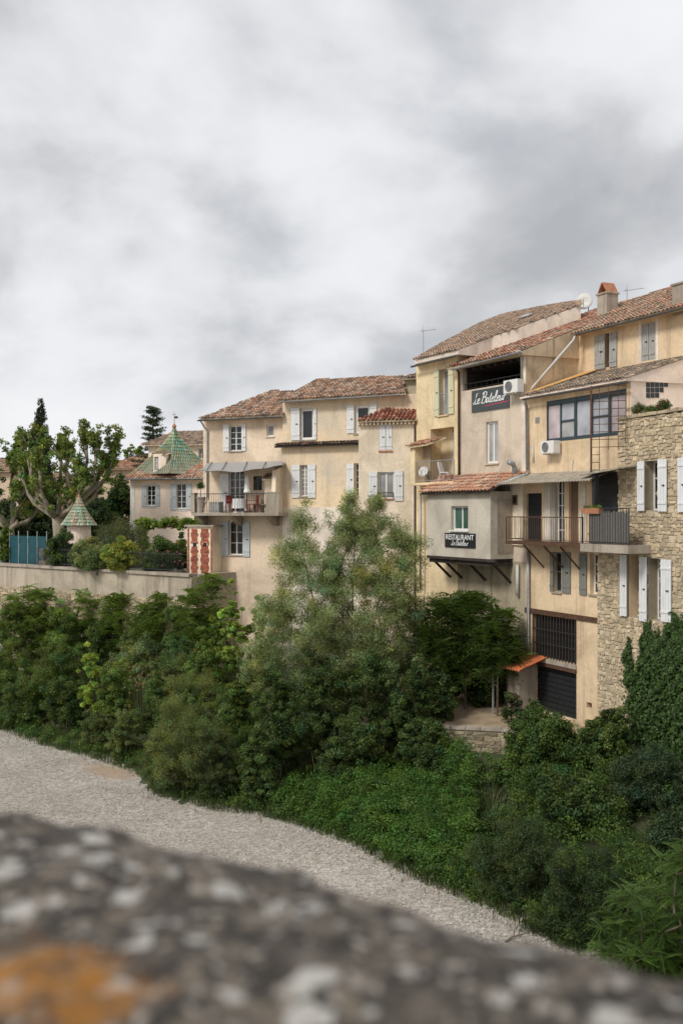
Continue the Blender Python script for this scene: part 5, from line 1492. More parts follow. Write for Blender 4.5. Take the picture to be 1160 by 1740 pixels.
# houses farther back
def far_house(px0, px1, Y, deg, py_e, py_r, depth, wallm, pal, label, r_px=None, wins=()):
    f = Facade(px0, Y, deg, TERR); e = f.thing('background_house', label, 'house')
    z1 = f.pt((px0 + px1) / 2, py_e, 0).z; x1_ = f.s_of(px1)
    hh_ = [window(f, e, *w_, 2, 2, 'white', deep=.15, sill=None) for w_ in wins]
    wall_mesh(0, x1_, 0, z1, hh_, depth * 2).build('wall', wallm, e)
    zr = f.pt((px0 + px1) / 2, py_r, depth).z; rp = r_px or (.25, .9)
    tile_roof(e, [(-.5, -.5, z1 - .02), (x1_ + .5, -.5, z1 - .02), (x1_ * rp[1], depth, zr), (x1_ * rp[0], depth, zr)], (1, 0, 0), z1 - .05, pal, body=wallm, wdt=.26, exp=.4)
    return e
far_house(252, 372, 84, 78, 755, 733, 4, 'pl_c', CLAY_OLD, 'cream house with brown roof seen behind the green tower roof', (.12, .95), [(337, 762, 345, 780)])
far_house(165, 262, 96, 80, 796, 772, 5, 'pl_blush', CLAY_ORG, 'house with a low orange roof behind the garden trees', (.5, 1.0))
far_house(-60, 60, 92, 85, 800, 778, 5, 'pl_blush', CLAY, 'peach house hidden behind the pollarded plane trees', (.1, .9), [(18, 838, 28, 868), (38, 838, 48, 868)])

# ---------------------------------------------------------------- terrace wall, fence, garden things
wd = TW1 - TW0; L_ = wd.length + 34; st_ = TW0 - tdir * 34
tw = tag(empty('terrace_wall', (st_.x, st_.y, -9.6), math.atan2(tdir.y, tdir.x)), 'long weathered retaining wall below the garden terrace', 'wall')
hh = TERR + 9.6 + .12
q = MB(); q.box(0, L_, 0, .55, 0, hh - 1.45); q.build('lower_masonry', 'mortar', tw)
q = MB(); q.box(0, L_, .06, .5, hh - 1.449, hh - .15); q.build('rendered_band', 'retain', tw)
q = MB(); q.box(L_ - .5, L_, .551, 6.0, 0, hh - .05); q.build('return_wall', 'retain', tw)
x = 0.0
while x < L_ - .2:
    w = min(rnd(1.3, 2.1), L_ - x); q = MB(); q.box(x + .008, x + w - .008, -.05, .58, hh - .148, hh + rnd(-.01, .01)); q.build('coping_slab', 'concrete', tw); x += w
# visible rubble of the lower wall
rb = MB(); z = hh - 4.2
while z < hh - 1.5:
    r_h = rnd(.12, .2); x = 30.0
    while x < L_:
        w = rnd(.2, .5); v_, f_ = random.choice(var_); rb.cc = jc(random.choice(LIME), .65, 1.05)
        rb.add([(a_ * w * .95 + x + w / 2, b_, c_ * r_h * .93 + z + r_h / 2) for a_, b_, c_ in v_], f_); x += w
    z += r_h
stuff(rb.build('rubble', 'stone', tw))
def wall_at(px):     # distance along the terrace wall for a pixel column
    k = (px - CX) / FP; return (k * st_.y - st_.x) / (tdir.x - k * tdir.y)
def on_wall(px, back, z=TERR):     # behind the wall, in the direction of a pixel column
    p = st_ + tdir * wall_at(px); Y = p.y + back * 1.28; return Vector(((px - CX) / FP * Y, Y, z))
fnc = tag(empty('garden_fence', on_wall(60, .22, TERR + .12), math.atan2(tdir.y, tdir.x)), 'dark iron railing along the top of the terrace wall', 'fence')
fl = wall_at(316) - wall_at(60)
q = MB()
for zz in (.12, .95): q.box(0, fl, -.015, .015, zz, zz + .035)
q.build('rails', 'steel', fnc)
bar = MB(); bar.tube([(0, 0, 0), (0, 0, 1.08)], .011, 4); fb_ = None
nb = int(fl / .13)
for i in range(nb):
    p = (i * .13, 0, 0)
    if fb_ is None: fb_ = bar.build('bar', 'steel', fnc, loc=p)
    else: link('bar', fb_.data, None, fnc, p)
ws = tag(empty('windbreak', on_wall(2, 1.1), math.atan2(tdir.y, tdir.x)), 'teal windbreak panels with wavy top on thin posts at the left', 'windbreak')
wl_ = wall_at(82) - wall_at(2)
n = 5
for i in range(n):
    q = MB(); a_ = wl_ * i / n; pts = [(a_ + .03, 0, .1), (a_ + wl_ / n - .03, 0, .1)] + [(a_ + wl_ / n - .03 - (wl_ / n - .06) * t, 0, 1.75 + .06 * abs(math.sin(t * PI * 3))) for t in np.linspace(0, 1, 13)]
    q.prism(pts, (0, .03, 0)); q.build('panel', 'teal', ws)
for i in range(n + 1):
    q = MB(); q.tube([(wl_ * i / n, -.03, -.05), (wl_ * i / n, -.03, 2.1)], .03, 6); q.build('post', 'zinc', ws)
ur = tag(empty('stone_urn', on_wall(73, .75)), 'grey green urn on a pedestal beside the teal windbreak', 'urn')
q = MB(); q.box(-.2, .2, -.2, .2, -.02, .35); q.build('pedestal', 'concrete', ur)
q = MB(); q.lathe([(.1, .352), (.07, .45), (.2, .6), (.24, .85), (.17, 1.0), (.23, 1.08), (.2, 1.1), (.001, 1.05)], seg=14); q.build('bowl', 'shut_d', ur, smooth=True)
def parked_car(w, rz, label):
    e = tag(empty('parked_car', w, rz), label, 'car')
    q = MB(); prof = [(-2.0, .3), (-2.05, .7), (-1.95, .92), (-1.2, 1.0), (-.7, 1.42), (.6, 1.45), (1.2, 1.02), (1.9, .88), (2.0, .6), (1.98, .3)]
    q.prism([(x, -.85, z) for x, z in prof], (0, 1.7, 0)); q.build('body', 'ac', e)
    for sy in (-.856, .852):
        q = MB(); q.prism([(-1.05, sy, 1.0), (1.0, sy, 1.0), (.55, sy, 1.38), (-.66, sy, 1.36)], (0, .004, 0)); q.build('side_window', 'glass', e)
    for x in (-1.25, 1.25):
        for sy in (-.88, .68):
            q = MB(); q.tube([(x, sy, .31), (x, sy + .2, .31)], .31, 16); q.build('wheel', 'dark', e)
pc_ = at(38, 905, 72); parked_car((pc_.x, pc_.y, TERR + .004), .3, 'white car parked behind the teal windbreak')
cw = on_wall(258, 1.3); plastic_chair(cw, 2.6, 'white garden chair behind the iron railing on the terrace')
# pergola posts for the vine
pg = on_wall(272, 7.0)
pr = tag(empty('garden_pergola', pg, math.radians(-15)), 'wooden pergola carrying the vine in front of the pink house', 'pergola')
for x in (-1.1, 3.0):
    q = MB(); q.box(x - .06, x + .06, -.06, .06, -.03, 2.3); q.build('post', 'wood', pr)
q = MB(); q.box(-1.4, 3.4, -.05, .05, 2.302, 2.42); q.build('beam', 'wood', pr)

# sandy yard and its retaining wall below the restaurant
yd = MB(); YZ = -8.2
yd.add([(1.0, 38.6, YZ - .05), (6.0, 37.5, YZ), (8.9, 35.4, YZ), (10.8, 33.4, YZ), (11.2, 34.5, YZ + .1), (9.45, 36.5, YZ + .2), (7.55, 40.5, YZ + .25), (5.3, 44.5, YZ + .25), (3.7, 47.2, YZ + .25), (0, 46, YZ + .1)], [tuple(range(10))])
struct(yd.build('sand_yard', 'sand'))
rp = [(0.5, 38.7), (6.0, 37.45), (9.0, 35.3), (11.0, 33.2)]
rw = tag(empty('yard_wall', (6.0, 37.45, -10.0)), 'low mossy stone wall holding up the sandy yard', 'wall')
for (x0_, y0_), (x1_, y1_) in zip(rp[:-1], rp[1:]):
    d_ = Vector((x1_ - x0_, y1_ - y0_)); L2 = d_.length; d_.normalize(); nn = Vector((d_.y, -d_.x))
    def wp(t, o_, z): return (x0_ + d_.x * t + nn.x * o_ - 6.0, y0_ + d_.y * t + nn.y * o_ - 37.45, z)
    q = MB(); q.hexa([wp(0, .0, -.4), wp(L2, .0, -.4), wp(L2, -.4, -.4), wp(0, -.4, -.4), wp(0, 0, 1.74), wp(L2, 0, 1.74), wp(L2, -.4, 1.74), wp(0, -.4, 1.74)]); q.build('wall', 'mortar', rw)
    q = MB(); z = -.1
    while z < 1.65:
        r_h = rnd(.12, .22); t = 0
        while t < L2 - .1:
            w = min(rnd(.2, .5), L2 - t); v_, f_ = random.choice(var_); q.cc = jc(random.choice(LIME), .4, .8)
            q.add([wp(a_ * w * .95 + t + w / 2, -b_ , c_ * r_h * .93 + z + r_h / 2) for a_, b_, c_ in v_], f_); t += w
        z += r_h
    stuff(q.build('rubble', 'stone', rw))
    t = 0
    while t < L2 - .1:
        w = min(rnd(.5, .9), L2 - t); q = MB(); q.hexa([wp(t + .01, .06, 1.743), wp(t + w - .01, .06, 1.743), wp(t + w - .01, -.42, 1.743), wp(t + .01, -.42, 1.743), wp(t + .01, .05, 1.83), wp(t + w - .01, .05, 1.83), wp(t + w - .01, -.41, 1.83), wp(t + .01, -.41, 1.83)]); q.build('coping_slab', 'concrete', rw); t += w
# ================================================================== PLANTS
def auto_lobes(h, w, n=7, flat=.8, lo=.15, seed=None):
    r = random.Random(seed); L = [(0, 0, h * .46, w * .78, w * flat * .78, h * .42)]
    for i in range(n):
        an = 2 * PI * i / n + r.uniform(-.4, .4); f = r.uniform(.3, .62); z = r.uniform(lo, .86) * h
        k = r.uniform(.26, .46) * (1.15 - .5 * z / h); rw_ = w * k * 1.2
        L.append((math.cos(an) * w * f * (1.15 - .5 * z / h), math.sin(an) * w * f * flat, min(z, h - rw_ * .7), rw_, rw_ * flat, rw_ * .85))
    L.append((r.uniform(-.2, .2) * w, 0, h * .8, w * .34, w * .3, h * .2))
    return L
def bush(px, top, Y, wpx, label, col, light=None, size=.085, aspect=.5, clumps=210, per=115, crad=None, z0=None, cat='shrub', name='shrub', group=None, lobes_n=8, seed=None, **kw):
    x = (px - CX) / FP * Y; zb = gz(x, Y) if z0 is None else z0
    fr_ = random.Random(px * 7 + top).uniform(.9, 1.6) if px < 460 else 1.0; col = tuple(c * fr_ for c in col)
    h = (CY - top) / FP * Y - zb; w = wpx / FP * Y
    L = auto_lobes(h, w, lobes_n, seed=seed if seed is not None else px)
    return plant(name, label, cat, (x, Y, zb), L, clumps, crad or max(.15, w * .14), per, size, aspect, col, light, group, trunk_top=kw.pop('trunk_top', [(rnd(-.2, .2) * w, rnd(-.1, .1) * w, h * .7), (w * .5, 0, h * .6), (-w * .5, .1, h * .55)]), rtip=.008, rmax=.07, **kw)
GB = 'bushes along the river bank'
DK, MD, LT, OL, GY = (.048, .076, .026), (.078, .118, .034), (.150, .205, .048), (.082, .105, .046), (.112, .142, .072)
YG = (.22, .27, .06)
# left bank, back to front
AI = (.082, .125, .040); AIL = (.14, .195, .058)
def ail(px, top, Y, wpx, label, tips=26, z0=None, AI=AI, AIL=AIL, **kw):
    x = (px - CX) / FP * Y; zb = gz(x, Y) if z0 is None else z0
    h = (CY - top) / FP * Y - zb; w = wpx / FP * Y
    L = [(0, 0, h * .66, w * .75, w * .6, h * .30), (w * .5, 0, h * .5, w * .5, w * .45, h * .26), (-w * .5, .2, h * .52, w * .5, w * .45, h * .28), (w * .15, 0, h * .88, w * .4, w * .35, h * .07), (-w * .3, 0, h * .8, w * .4, w * .35, h * .1)]
    return pinnate_tree('sumac_tree', label, (x, Y, zb), L, int(tips * 2.2), 8, .72, .25, 6, AI, AIL, group='feathery leaved trees by the walls', tops=(0, 0, h * .75), droop=1.0, elev=(.25, .95), **kw)
ail(52, 985, 55.5, 62, 'feathery leaved tree below the teal windbreak', 44)
ail(150, 1000, 55.0, 30, 'slender feathery leaved tree in front of the rendered terrace wall', 16)
ail(205, 1000, 53.5, 40, 'feathery leaved tree below the yellow green garden shrub', 28)
ail(268, 1000, 51.5, 46, 'feathery leaved tree left of the brick pavilion foot', 34)
ail(345, 968, 48.5, 48, 'feathery leaved tree growing against the brick pavilion', 36)
bush(12, 1080, 52, 62, 'mid green bush at the left picture edge above the gravel', MD, LT, group=GB, clumps=220)
bush(92, 1072, 50, 66, 'rounded dark green bush above the far end of the gravel', MD, (.085, .13, .035), group=GB, clumps=240)
bush(35, 1150, 50.2, 55, 'low dark bush on the gravel edge at the far left', DK, MD, group=GB)
bush(110, 1150, 48.6, 52, 'dark low bush hanging over the gravel left of the bright sapling', DK, MD, group=GB)
bush(152, 1085, 48.0, 27, 'bright yellow green sapling between the dark bushes', LT, YG, group=GB, clumps=70, per=90, size=.10)
bush(232, 1080, 50, 62, 'grey green bush in the middle of the left bank', GY, MD, group=GB, clumps=200)
bush(300, 1060, 47.5, 52, 'leafy dark bush left of the tall bright sapling', DK, MD, group=GB)
bush(200, 1120, 47.2, 46, 'mid green bush right of the bright sapling', MD, LT, group=GB)
bush(275, 1150, 44.5, 48, 'shaded bush behind the big olive bush', DK, MD, group=GB)
bush(168, 1205, 46.0, 40, 'olive green low bush by the sandy hollow', OL, GY, group=GB, size=.07, aspect=.3)
bush(212, 1195, 44.0, 40, 'dense olive bush at the bend of the gravel', OL, MD, group=GB, size=.07, aspect=.3)
bush(325, 1108, 38.6, 92, 'big feathery olive bush leaning over the gravel bend', (.080, .100, .042), GY, group=GB, clumps=420, per=150, size=.075, aspect=.22, lobes_n=12, up=(0, 0, .7))
bush(272, 1240, 38.9, 42, 'fine leaved olive bush at the foot of the big olive bush', (.066, .088, .038), OL, group=GB, size=.07, aspect=.25, up=(0, 0, .6))
bush(365, 1215, 37.9, 45, 'dark twiggy bush right of the big olive bush', (.05, .072, .032), OL, group=GB, size=.07, aspect=.25, up=(0, 0, .5))
bush(398, 985, 45.5, 34, 'tall bright green sapling left of the willow', (.125, .18, .048), (.19, .24, .065), group=GB, clumps=120, per=90, size=.11, aspect=.65, cat='tree', name='sapling')
bush(440, 1010, 46.5, 36, 'narrow leafy tree between sapling and willow', MD, LT, group=GB, clumps=120, cat='tree', name='sapling')
bush(395, 1150, 42.5, 42, 'leafy green bush below the tall bright sapling', MD, LT, group=GB)
for px, top, Y, w, lab, c in ((15, 1010, 55, 50, 'leafy bush below the wall at the left picture edge', MD), (110, 1022, 54.2, 46, 'mid green bush against the rubble terrace wall', MD), (175, 1035, 53.6, 46, 'dark bush in front of the rubble terrace wall', DK), (240, 1030, 52, 46, 'grey green bush below the iron railing', GY), (305, 1015, 50, 40, 'dark bush at the right end of the terrace wall', DK), (375, 1030, 47.6, 40, 'leafy bush behind the tall bright sapling', MD), (345, 1085, 45.2, 46, 'mid green bush behind the big olive bush', MD)):
    bush(px, top, Y, w, lab, c, (.12, .17, .05), group=GB, clumps=200, per=110)
for px, top, Y, w, lab, c in ((60, 1000, 57.5, 40, 'leafy bush right below the terrace wall coping at the left', MD), (135, 990, 56.0, 26, 'upright bush hiding the rendered band of the wall', LT), (225, 985, 54.0, 30, 'pale green bush spilling up the terrace wall', LT), (285, 985, 52.2, 30, 'mid green bush at the wall below the rose bush', MD)):
    bush(px, top, Y, w, lab, c, (.15, .2, .06), group=GB, clumps=150, per=100)
# the big willow
wx, wy = (590 - CX) / FP * 41, 41.0; wz = gz(wx, wy); pm_ = 41 / FP
def wl(px, py, rx, rz, ry=None): return ((px - 590) * pm_, rnd(-.4, .4), (CY - py) * pm_ - wz, rx * pm_, (ry or rx) * pm_, rz * pm_)
WL = [wl(516, 890, 24, 36), wl(590, 900, 40, 62), wl(636, 905, 42, 66), wl(690, 930, 36, 52), wl(500, 960, 42, 52), wl(560, 975, 60, 70), wl(650, 990, 64, 76), wl(470, 1050, 46, 62), wl(545, 1070, 74, 70), wl(640, 1090, 84, 70), wl(705, 1050, 42, 70), wl(450, 1130, 40, 60), wl(600, 1140, 90, 60), wl(500, 1150, 60, 60), wl(690, 1140, 50, 60), wl(596, 850, 13, 16), wl(640, 855, 16, 20), wl(516, 856, 11, 14)]
plant('willow_tree', 'tall loose grey green willow in front of the ochre and cream houses', 'tree', (wx, wy, wz), WL, 1600, .34, 185, .09, .25, (.175, .215, .118), (.24, .275, .165), trunk_top=[(.3, 0, 8.2), (-1.8, .1, 7.4), (1.7, .1, 7.6), (-2.8, 0, 5.4)], rtip=.011, rmax=.10, nbranch=300, upb=.3, up=(0, 0, .35), shell=.35)
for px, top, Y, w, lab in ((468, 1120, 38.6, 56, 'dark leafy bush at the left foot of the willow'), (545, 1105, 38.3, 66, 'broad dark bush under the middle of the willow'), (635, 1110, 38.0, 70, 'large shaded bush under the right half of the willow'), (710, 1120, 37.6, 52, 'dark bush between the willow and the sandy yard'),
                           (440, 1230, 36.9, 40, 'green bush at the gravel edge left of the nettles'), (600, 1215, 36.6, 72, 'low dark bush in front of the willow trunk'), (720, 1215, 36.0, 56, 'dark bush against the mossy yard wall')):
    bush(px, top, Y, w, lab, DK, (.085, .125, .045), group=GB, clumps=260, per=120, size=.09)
# feathery trees in the yard, shade put into their darker leaf colours
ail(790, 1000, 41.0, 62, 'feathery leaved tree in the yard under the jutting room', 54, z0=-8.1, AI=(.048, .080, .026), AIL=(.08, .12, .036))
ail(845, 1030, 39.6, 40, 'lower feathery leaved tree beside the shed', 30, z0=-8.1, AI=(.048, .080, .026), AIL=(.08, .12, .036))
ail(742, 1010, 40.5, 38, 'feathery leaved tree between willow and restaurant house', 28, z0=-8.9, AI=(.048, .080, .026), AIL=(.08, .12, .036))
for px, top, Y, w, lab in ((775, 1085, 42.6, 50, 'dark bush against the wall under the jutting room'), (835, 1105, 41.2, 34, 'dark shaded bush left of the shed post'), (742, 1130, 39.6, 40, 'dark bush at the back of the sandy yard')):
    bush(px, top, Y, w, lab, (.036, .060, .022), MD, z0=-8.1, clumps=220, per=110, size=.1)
bush(870, 1180, 38.2, 24, 'low flowering shrub in front of the shed', (.05, .07, .03), (.16, .07, .09), z0=-8.15, clumps=50, per=60)
bush(905, 1185, 37.2, 22, 'small dark shrub in front of the garage', DK, MD, z0=-8.15, clumps=50, per=60)
# right bank
bush(935, 1215, 33.8, 92, 'broad mid green bush in front of the garage', (.052, .085, .026), (.09, .13, .04), group=GB, clumps=380, per=130, size=.10, lobes_n=11)
bush(1030, 1205, 33.2, 62, 'leafy bush at the foot of the stone house', (.060, .094, .030), (.10, .14, .045), group=GB, clumps=260, per=120, size=.10)
bush(868, 1290, 34.3, 38, 'small bush hiding the corner of the yard wall', MD, LT, group=GB)
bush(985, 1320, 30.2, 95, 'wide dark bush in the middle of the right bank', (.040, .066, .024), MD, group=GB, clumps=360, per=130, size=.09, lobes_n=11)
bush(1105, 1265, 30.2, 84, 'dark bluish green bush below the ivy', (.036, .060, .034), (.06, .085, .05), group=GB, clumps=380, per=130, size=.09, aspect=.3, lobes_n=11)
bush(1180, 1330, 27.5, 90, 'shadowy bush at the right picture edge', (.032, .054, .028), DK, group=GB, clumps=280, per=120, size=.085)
bush(880, 1390, 27.6, 100, 'fine leaved willow bush above the lower gravel edge', (.044, .068, .030), (.07, .10, .042), group=GB, clumps=460, per=150, size=.07, aspect=.25, lobes_n=12, up=(0, 0, .6))
bush(1000, 1440, 25.6, 90, 'dark fine leaved bush near the lower right gravel edge', (.034, .056, .024), MD, group=GB, clumps=380, per=140, size=.065, aspect=.3, lobes_n=11)
bush(800, 1440, 28.9, 50, 'low bright grass like bush by the gravel', (.055, .10, .028), LT, group=GB, clumps=140, per=120, size=.08, aspect=.2, up=(0, 0, 1.0))
# locust fronds in the lower right corner
for px, top, Y, w, lab in ((1090, 1490, 22.8, 100, 'bright fern like locust shrub in the lower right corner'), (1165, 1400, 22.6, 70, 'fern like locust shrub cut by the right picture edge')):
    x = (px - CX) / FP * Y; zb = gz(x, Y); h = (CY - top) / FP * Y - zb; w = w / FP * Y
    pinnate_tree('locust_shrub', lab, (x, Y, zb), auto_lobes(h, w, 7, seed=px), 130, 7, .46, .075, 13, (.050, .092, .026), (.085, .135, .038), cat='shrub', group=GB, droop=.5, elev=(-.2, .7), rmax=.05)

# undergrowth: one mass of nettles and brambles, and grass along the edge of the gravel
def scatter(n, dmin, dmax, kmin, kmax, y0=20, y1=56):
    y = rng.uniform(y0, y1, n * 4); x = rng.uniform(kmin, kmax, n * 4) * y; d = bank_dist(x, y)
    k = (d > dmin) & (d < dmax); return x[k][:n], y[k][:n], d[k][:n]
x, y, d = scatter(3400, .15, 12, -.36, .40, 17); kk = ~((x / y > .098) & (x / y < .165) & (y > 35.2)); x, y, d = x[kk], y[kk], d[kk]
P = np.c_[x, y, ground_z(x, y) + .10 + .55 * rng.random(len(x)) ** 1.6 * np.clip(d, 0, 1.5)]
ug = clump_leaves(P, rng.uniform(.18, .42, len(x)), 95, .08, .5, (.058, .100, .028), .25, (.10, .155, .042), .9, flat=.6)
x, y, d = scatter(900, .3, 5.5, -.10, .13, 26, 37)
P = np.c_[x, y, ground_z(x, y) + .2 + .75 * rng.random(len(x)) ** 1.5 * np.clip(d, 0, 1)]
ug2 = clump_leaves(P, rng.uniform(.2, .4, len(x)), 125, .08, .5, (.052, .108, .025), .22, (.10, .165, .04), .9, flat=.7)
V, F, C = join([ug, ug2])
stuff(link('undergrowth', np_mesh('undergrowth', V, F, C), 'leaf'), 'nettles and brambles covering the bank below the willow', 'undergrowth')
def blades(n, dmin, dmax, hmin, hmax, col, kmin=-.36, kmax=.24):
    x, y, d = scatter(n, dmin, dmax, kmin, kmax); n = len(x)
    z = np.maximum(ground_z(x, y) - .1, river_z(x, y)); hh = rng.uniform(hmin, hmax, n); an = rng.uniform(0, 2 * PI, n); ln = rng.uniform(.05, .4, n) * hh
    b = np.c_[x, y, z]; t = b + np.c_[np.cos(an) * ln, np.sin(an) * ln, hh]; m = b * .5 + t * .5 + np.c_[-np.cos(an) * ln * .2, -np.sin(an) * ln * .2, hh * .08]
    s = np.c_[-np.sin(an), np.cos(an), np.zeros(n)] * rng.uniform(.006, .014, n)[:, None]
    V = np.stack([b - s, b + s, m + s * .8, t, m - s * .8], 1).reshape(-1, 3); F = np.arange(n * 5).reshape(-1, 5)
    C = np.asarray(col)[None] * rng.uniform(.6, 1.4, (n, 1)); return V, F, np.repeat(C, 5, 0)
V, F, C = join([blades(5000, .6, 5, .35, .75, (.085, .13, .04), -.12, .20), blades(34000, -.15, 1.4, .05, .36, (.085, .135, .036)), blades(2500, -.6, .4, .05, .22, (.20, .18, .09))])
stuff(link('bank_grass', np_mesh('bank_grass', V, F, C), 'leaf'), 'rough grass fringing the edge of the gravel', 'grass')
# a clump of reeds on the left bank
rx_, ry_ = (255 - CX) / FP * 46.5, 46.5; n = 260
an = rng.uniform(0, 2 * PI, n); rr = rng.random(n) ** .5 * .9; b = np.c_[np.cos(an) * rr, np.sin(an) * rr * .6, np.zeros(n)]
hh = rng.uniform(1.6, 2.9, n); t = b + np.c_[np.cos(an) * .35 * rng.random(n), np.sin(an) * .3 * rng.random(n), hh]; m = (b + t) / 2; s = np.c_[-np.sin(an), np.cos(an), np.zeros(n)] * .016
V = np.stack([b - s, b + s, m + s, t, m - s], 1).reshape(-1, 3); C = np.repeat(np.array([(.11, .13, .055)]) * rng.uniform(.6, 1.4, (n, 1)), 5, 0)
re_ = tag(empty('reed_clump', (rx_, ry_, gz(rx_, ry_))), 'clump of tall pale reeds between the left bank bushes', 'reeds'); link('stalks', np_mesh('stalks', V, np.arange(n * 5).reshape(-1, 5), C), 'leaf', re_)
n = 60; tf = t[:n]; pl = clump_leaves(tf, np.full(n, .07), 14, .10, .2, (.26, .20, .14), .1, None, .2, (0, 0, 1)); stuff(link('plumes', np_mesh('plumes', *pl), 'leaf', re_))
# driftwood twigs on the gravel
for i, (px, py, Lg, a_) in enumerate(((858, 1605, .7, .4), (775, 1528, .5, 1.9), (395, 1345, 1.2, .9))):
    Y = -RIVER * FP / (py - CY); p = at(px, py, Y)
    e = tag(empty('dead_branch', (p.x, p.y, RIVER + .05), a_), ('forked dead twig lying on the gravel near the parapet', 'short dead twig at the grassy gravel edge', 'bare grey branch sticking out of the big olive bush')[i], 'branch')
    q = MB(); q.tube([(0, 0, 0), (Lg * .4, .05, .08), (Lg, -.03, .14 + .2 * (i == 2))], [.03, .022, .008], 5); q.build('stem', 'bark', e)
    q = MB(); q.tube([(Lg * .4, .05, .08), (Lg * .65, .25, .28)], [.018, .006], 5); q.build('twig', 'bark', e)

# ivy climbing the stone house
def ivy():
    n = 30000; px = rng.uniform(1058, 1175, n); py = rng.uniform(1040, 1300, n)
    edge = np.interp(px, [1058, 1068, 1075, 1082, 1090, 1098, 1108, 1122, 1128, 1140, 1150, 1175], [1120, 1080, 1130, 1150, 1085, 1058, 1075, 1085, 1078, 1030, 1058, 1045])
    left = np.interp(py, [1040, 1090, 1130, 1180, 1300], [1060, 1064, 1062, 1072, 1085])
    wob = 8 * np.sin(px * .55) + 6 * np.sin(px * 1.3 + 2)
    k = (py > edge + wob * .6 + rng.normal(0, 5, n)) & (px > left + 4 * np.sin(py * .14) + rng.normal(0, 3, n)); px, py = px[k], py[k]
    pts = np.array([FF.pt(a_, b_, -.14) for a_, b_ in zip(px, py)])
    bulge = np.abs(rng.normal(0, .13, len(pts))) * np.clip((py - 1080) / 90, .25, 1.4) + .06 * np.sin(px * .2) * np.sin(py * .16)
    pts[:, 1] -= np.clip(bulge, 0, .6)
    Nn = np.c_[rng.normal(0, .5, len(pts)), -np.ones(len(pts)), rng.normal(.45, .4, len(pts))]; Nn /= np.linalg.norm(Nn, axis=1, keepdims=True)
    tone = (1 + .35 * np.sin(px * .31 + 1) * np.sin(py * .22)) * rng.uniform(.65, 1.35, len(pts))
    return leaf_arrays(pts, Nn, .105, .8, np.array([(.040, .074, .022)]) * tone[:, None])
iv = FF.thing('ivy', 'dense green ivy climbing the lower right of the stone house', 'ivy')
link('leaves', np_mesh('leaves', *ivy()), 'leaf', iv)
q = MB()
for i in range(16):
    px = 1070 + i * 7; pts = [FF.pt(px + 3 * math.sin(k * 1.7 + i), 1290 - k * rnd(22, 27), -.13) for k in range(8)]; q.tube(pts, [.025 - .0025 * k for k in range(8)], 5)
q.build('stems', 'bark', iv)
# plants on the stone house terrace
for px, top, w, lab, col, fl_ in ((1080, 686, 16, 'lavender bush on top of the stone wall', (.085, .11, .055), (.13, .14, .08)), (1128, 681, 10, 'flowering pot plant on top of the stone wall', (.05, .09, .03), (.20, .03, .07)), (1108, 692, 12, 'low green herbs on top of the stone wall', (.10, .13, .05), LT)):
    p = FF.world((FF.s_of(px, .25), .25, ztop + .12)); hh_ = FF.pt(px, top, .25).z - ztop - .1; w_ = w / FP * p.y
    plant('terrace_plant', lab, 'plant', p, [(0, 0, hh_ * .55, w_, .22, hh_ * .45)], 46, .11, 45, .06, .3, col, fl_, 'plants on the stone house terrace', up=(0, 0, .9), rtip=.004, rmax=.02)

# ---------------------------------------------------------------- garden on the terrace
GG = 'garden shrubs on the terrace'
def gshrub(px, top, back, wpx, label, col, light, **kw):
    p = on_wall(px, back); h = (CY - top) / FP * p.y - TERR; w = wpx * 1.3 / FP * p.y
    return plant('garden_shrub', label, 'shrub', p, auto_lobes(h, w, kw.pop('n', 7), seed=px + 3), kw.pop('clumps', 170), w * .2, kw.pop('per', 100), kw.pop('size', .10), kw.pop('aspect', .5), col, light, GG, rtip=.01, rmax=.08, **kw)
gshrub(104, 902, .6, 26, 'dark green garden bush beside the windbreak', (.035, .06, .022), MD)
gshrub(146, 905, .3, 26, 'variegated pale green round shrub on the terrace', (.115, .145, .07), (.24, .26, .15), size=.09)
gshrub(165, 930, .05, 30, 'low variegated shrub spilling over the wall', (.10, .135, .06), (.22, .24, .13), size=.09)
gshrub(207, 912, .15, 28, 'bright yellow green shrub above the terrace wall', (.17, .20, .05), (.26, .28, .08), clumps=220)
gshrub(210, 878, 4.0, 44, 'grey green olive tree in front of the pink house', (.085, .10, .06), (.12, .14, .09), size=.09, aspect=.25, clumps=260)
gshrub(280, 912, 1.2, 30, 'rose bush behind the iron railing', (.05, .085, .028), (.08, .13, .04), clumps=200)
gshrub(310, 905, 2.6, 18, 'leafy green bush beside the brick pavilion', (.06, .10, .03), LT)
gshrub(8, 890, .9, 14, 'green bush at the left end of the terrace', MD, LT)
p = on_wall(292, 1.5); rs_ = tag(empty('rose_blooms', p), 'pink roses flowering on the rose bush', 'flowers'); 
pts = np.array([(rnd(-1.0, .9), rnd(-.9, -.3), rnd(.4, 1.7)) for _ in range(26)]); fl = clump_leaves(pts, np.full(26, .04), 10, .06, .8, (.34, .11, .14), .15)
stuff(link('petals', np_mesh('petals', *fl), 'flower', rs_))
p = on_wall(272, 7.0, TERR + 2.45)
vn = tag(empty('grape_vine', p, math.radians(-15)), 'light green vine spreading over the garden pergola', 'vine')
pts = np.array([(rnd(-1.5, 3.6), rnd(-.35, .35), rnd(-.15, .35)) for _ in range(90)] + [(-1.1 + rnd(-.25, .25), rnd(-.2, .2), rnd(-1.6, 0)) for _ in range(25)])
link('leaves', np_mesh('leaves', *clump_leaves(pts, np.full(len(pts), .26), 60, .14, .8, (.10, .155, .035), .25, (.17, .22, .06))), 'leaf', vn)
q = MB(); q.tube([(-1.05, -.1, -2.45), (-1.1, -.08, -1), (-1.0, 0, 0), (1, .02, .06), (3.2, 0, .05)], [.05, .045, .04, .03, .015], 6); q.build('stem', 'bark', vn)

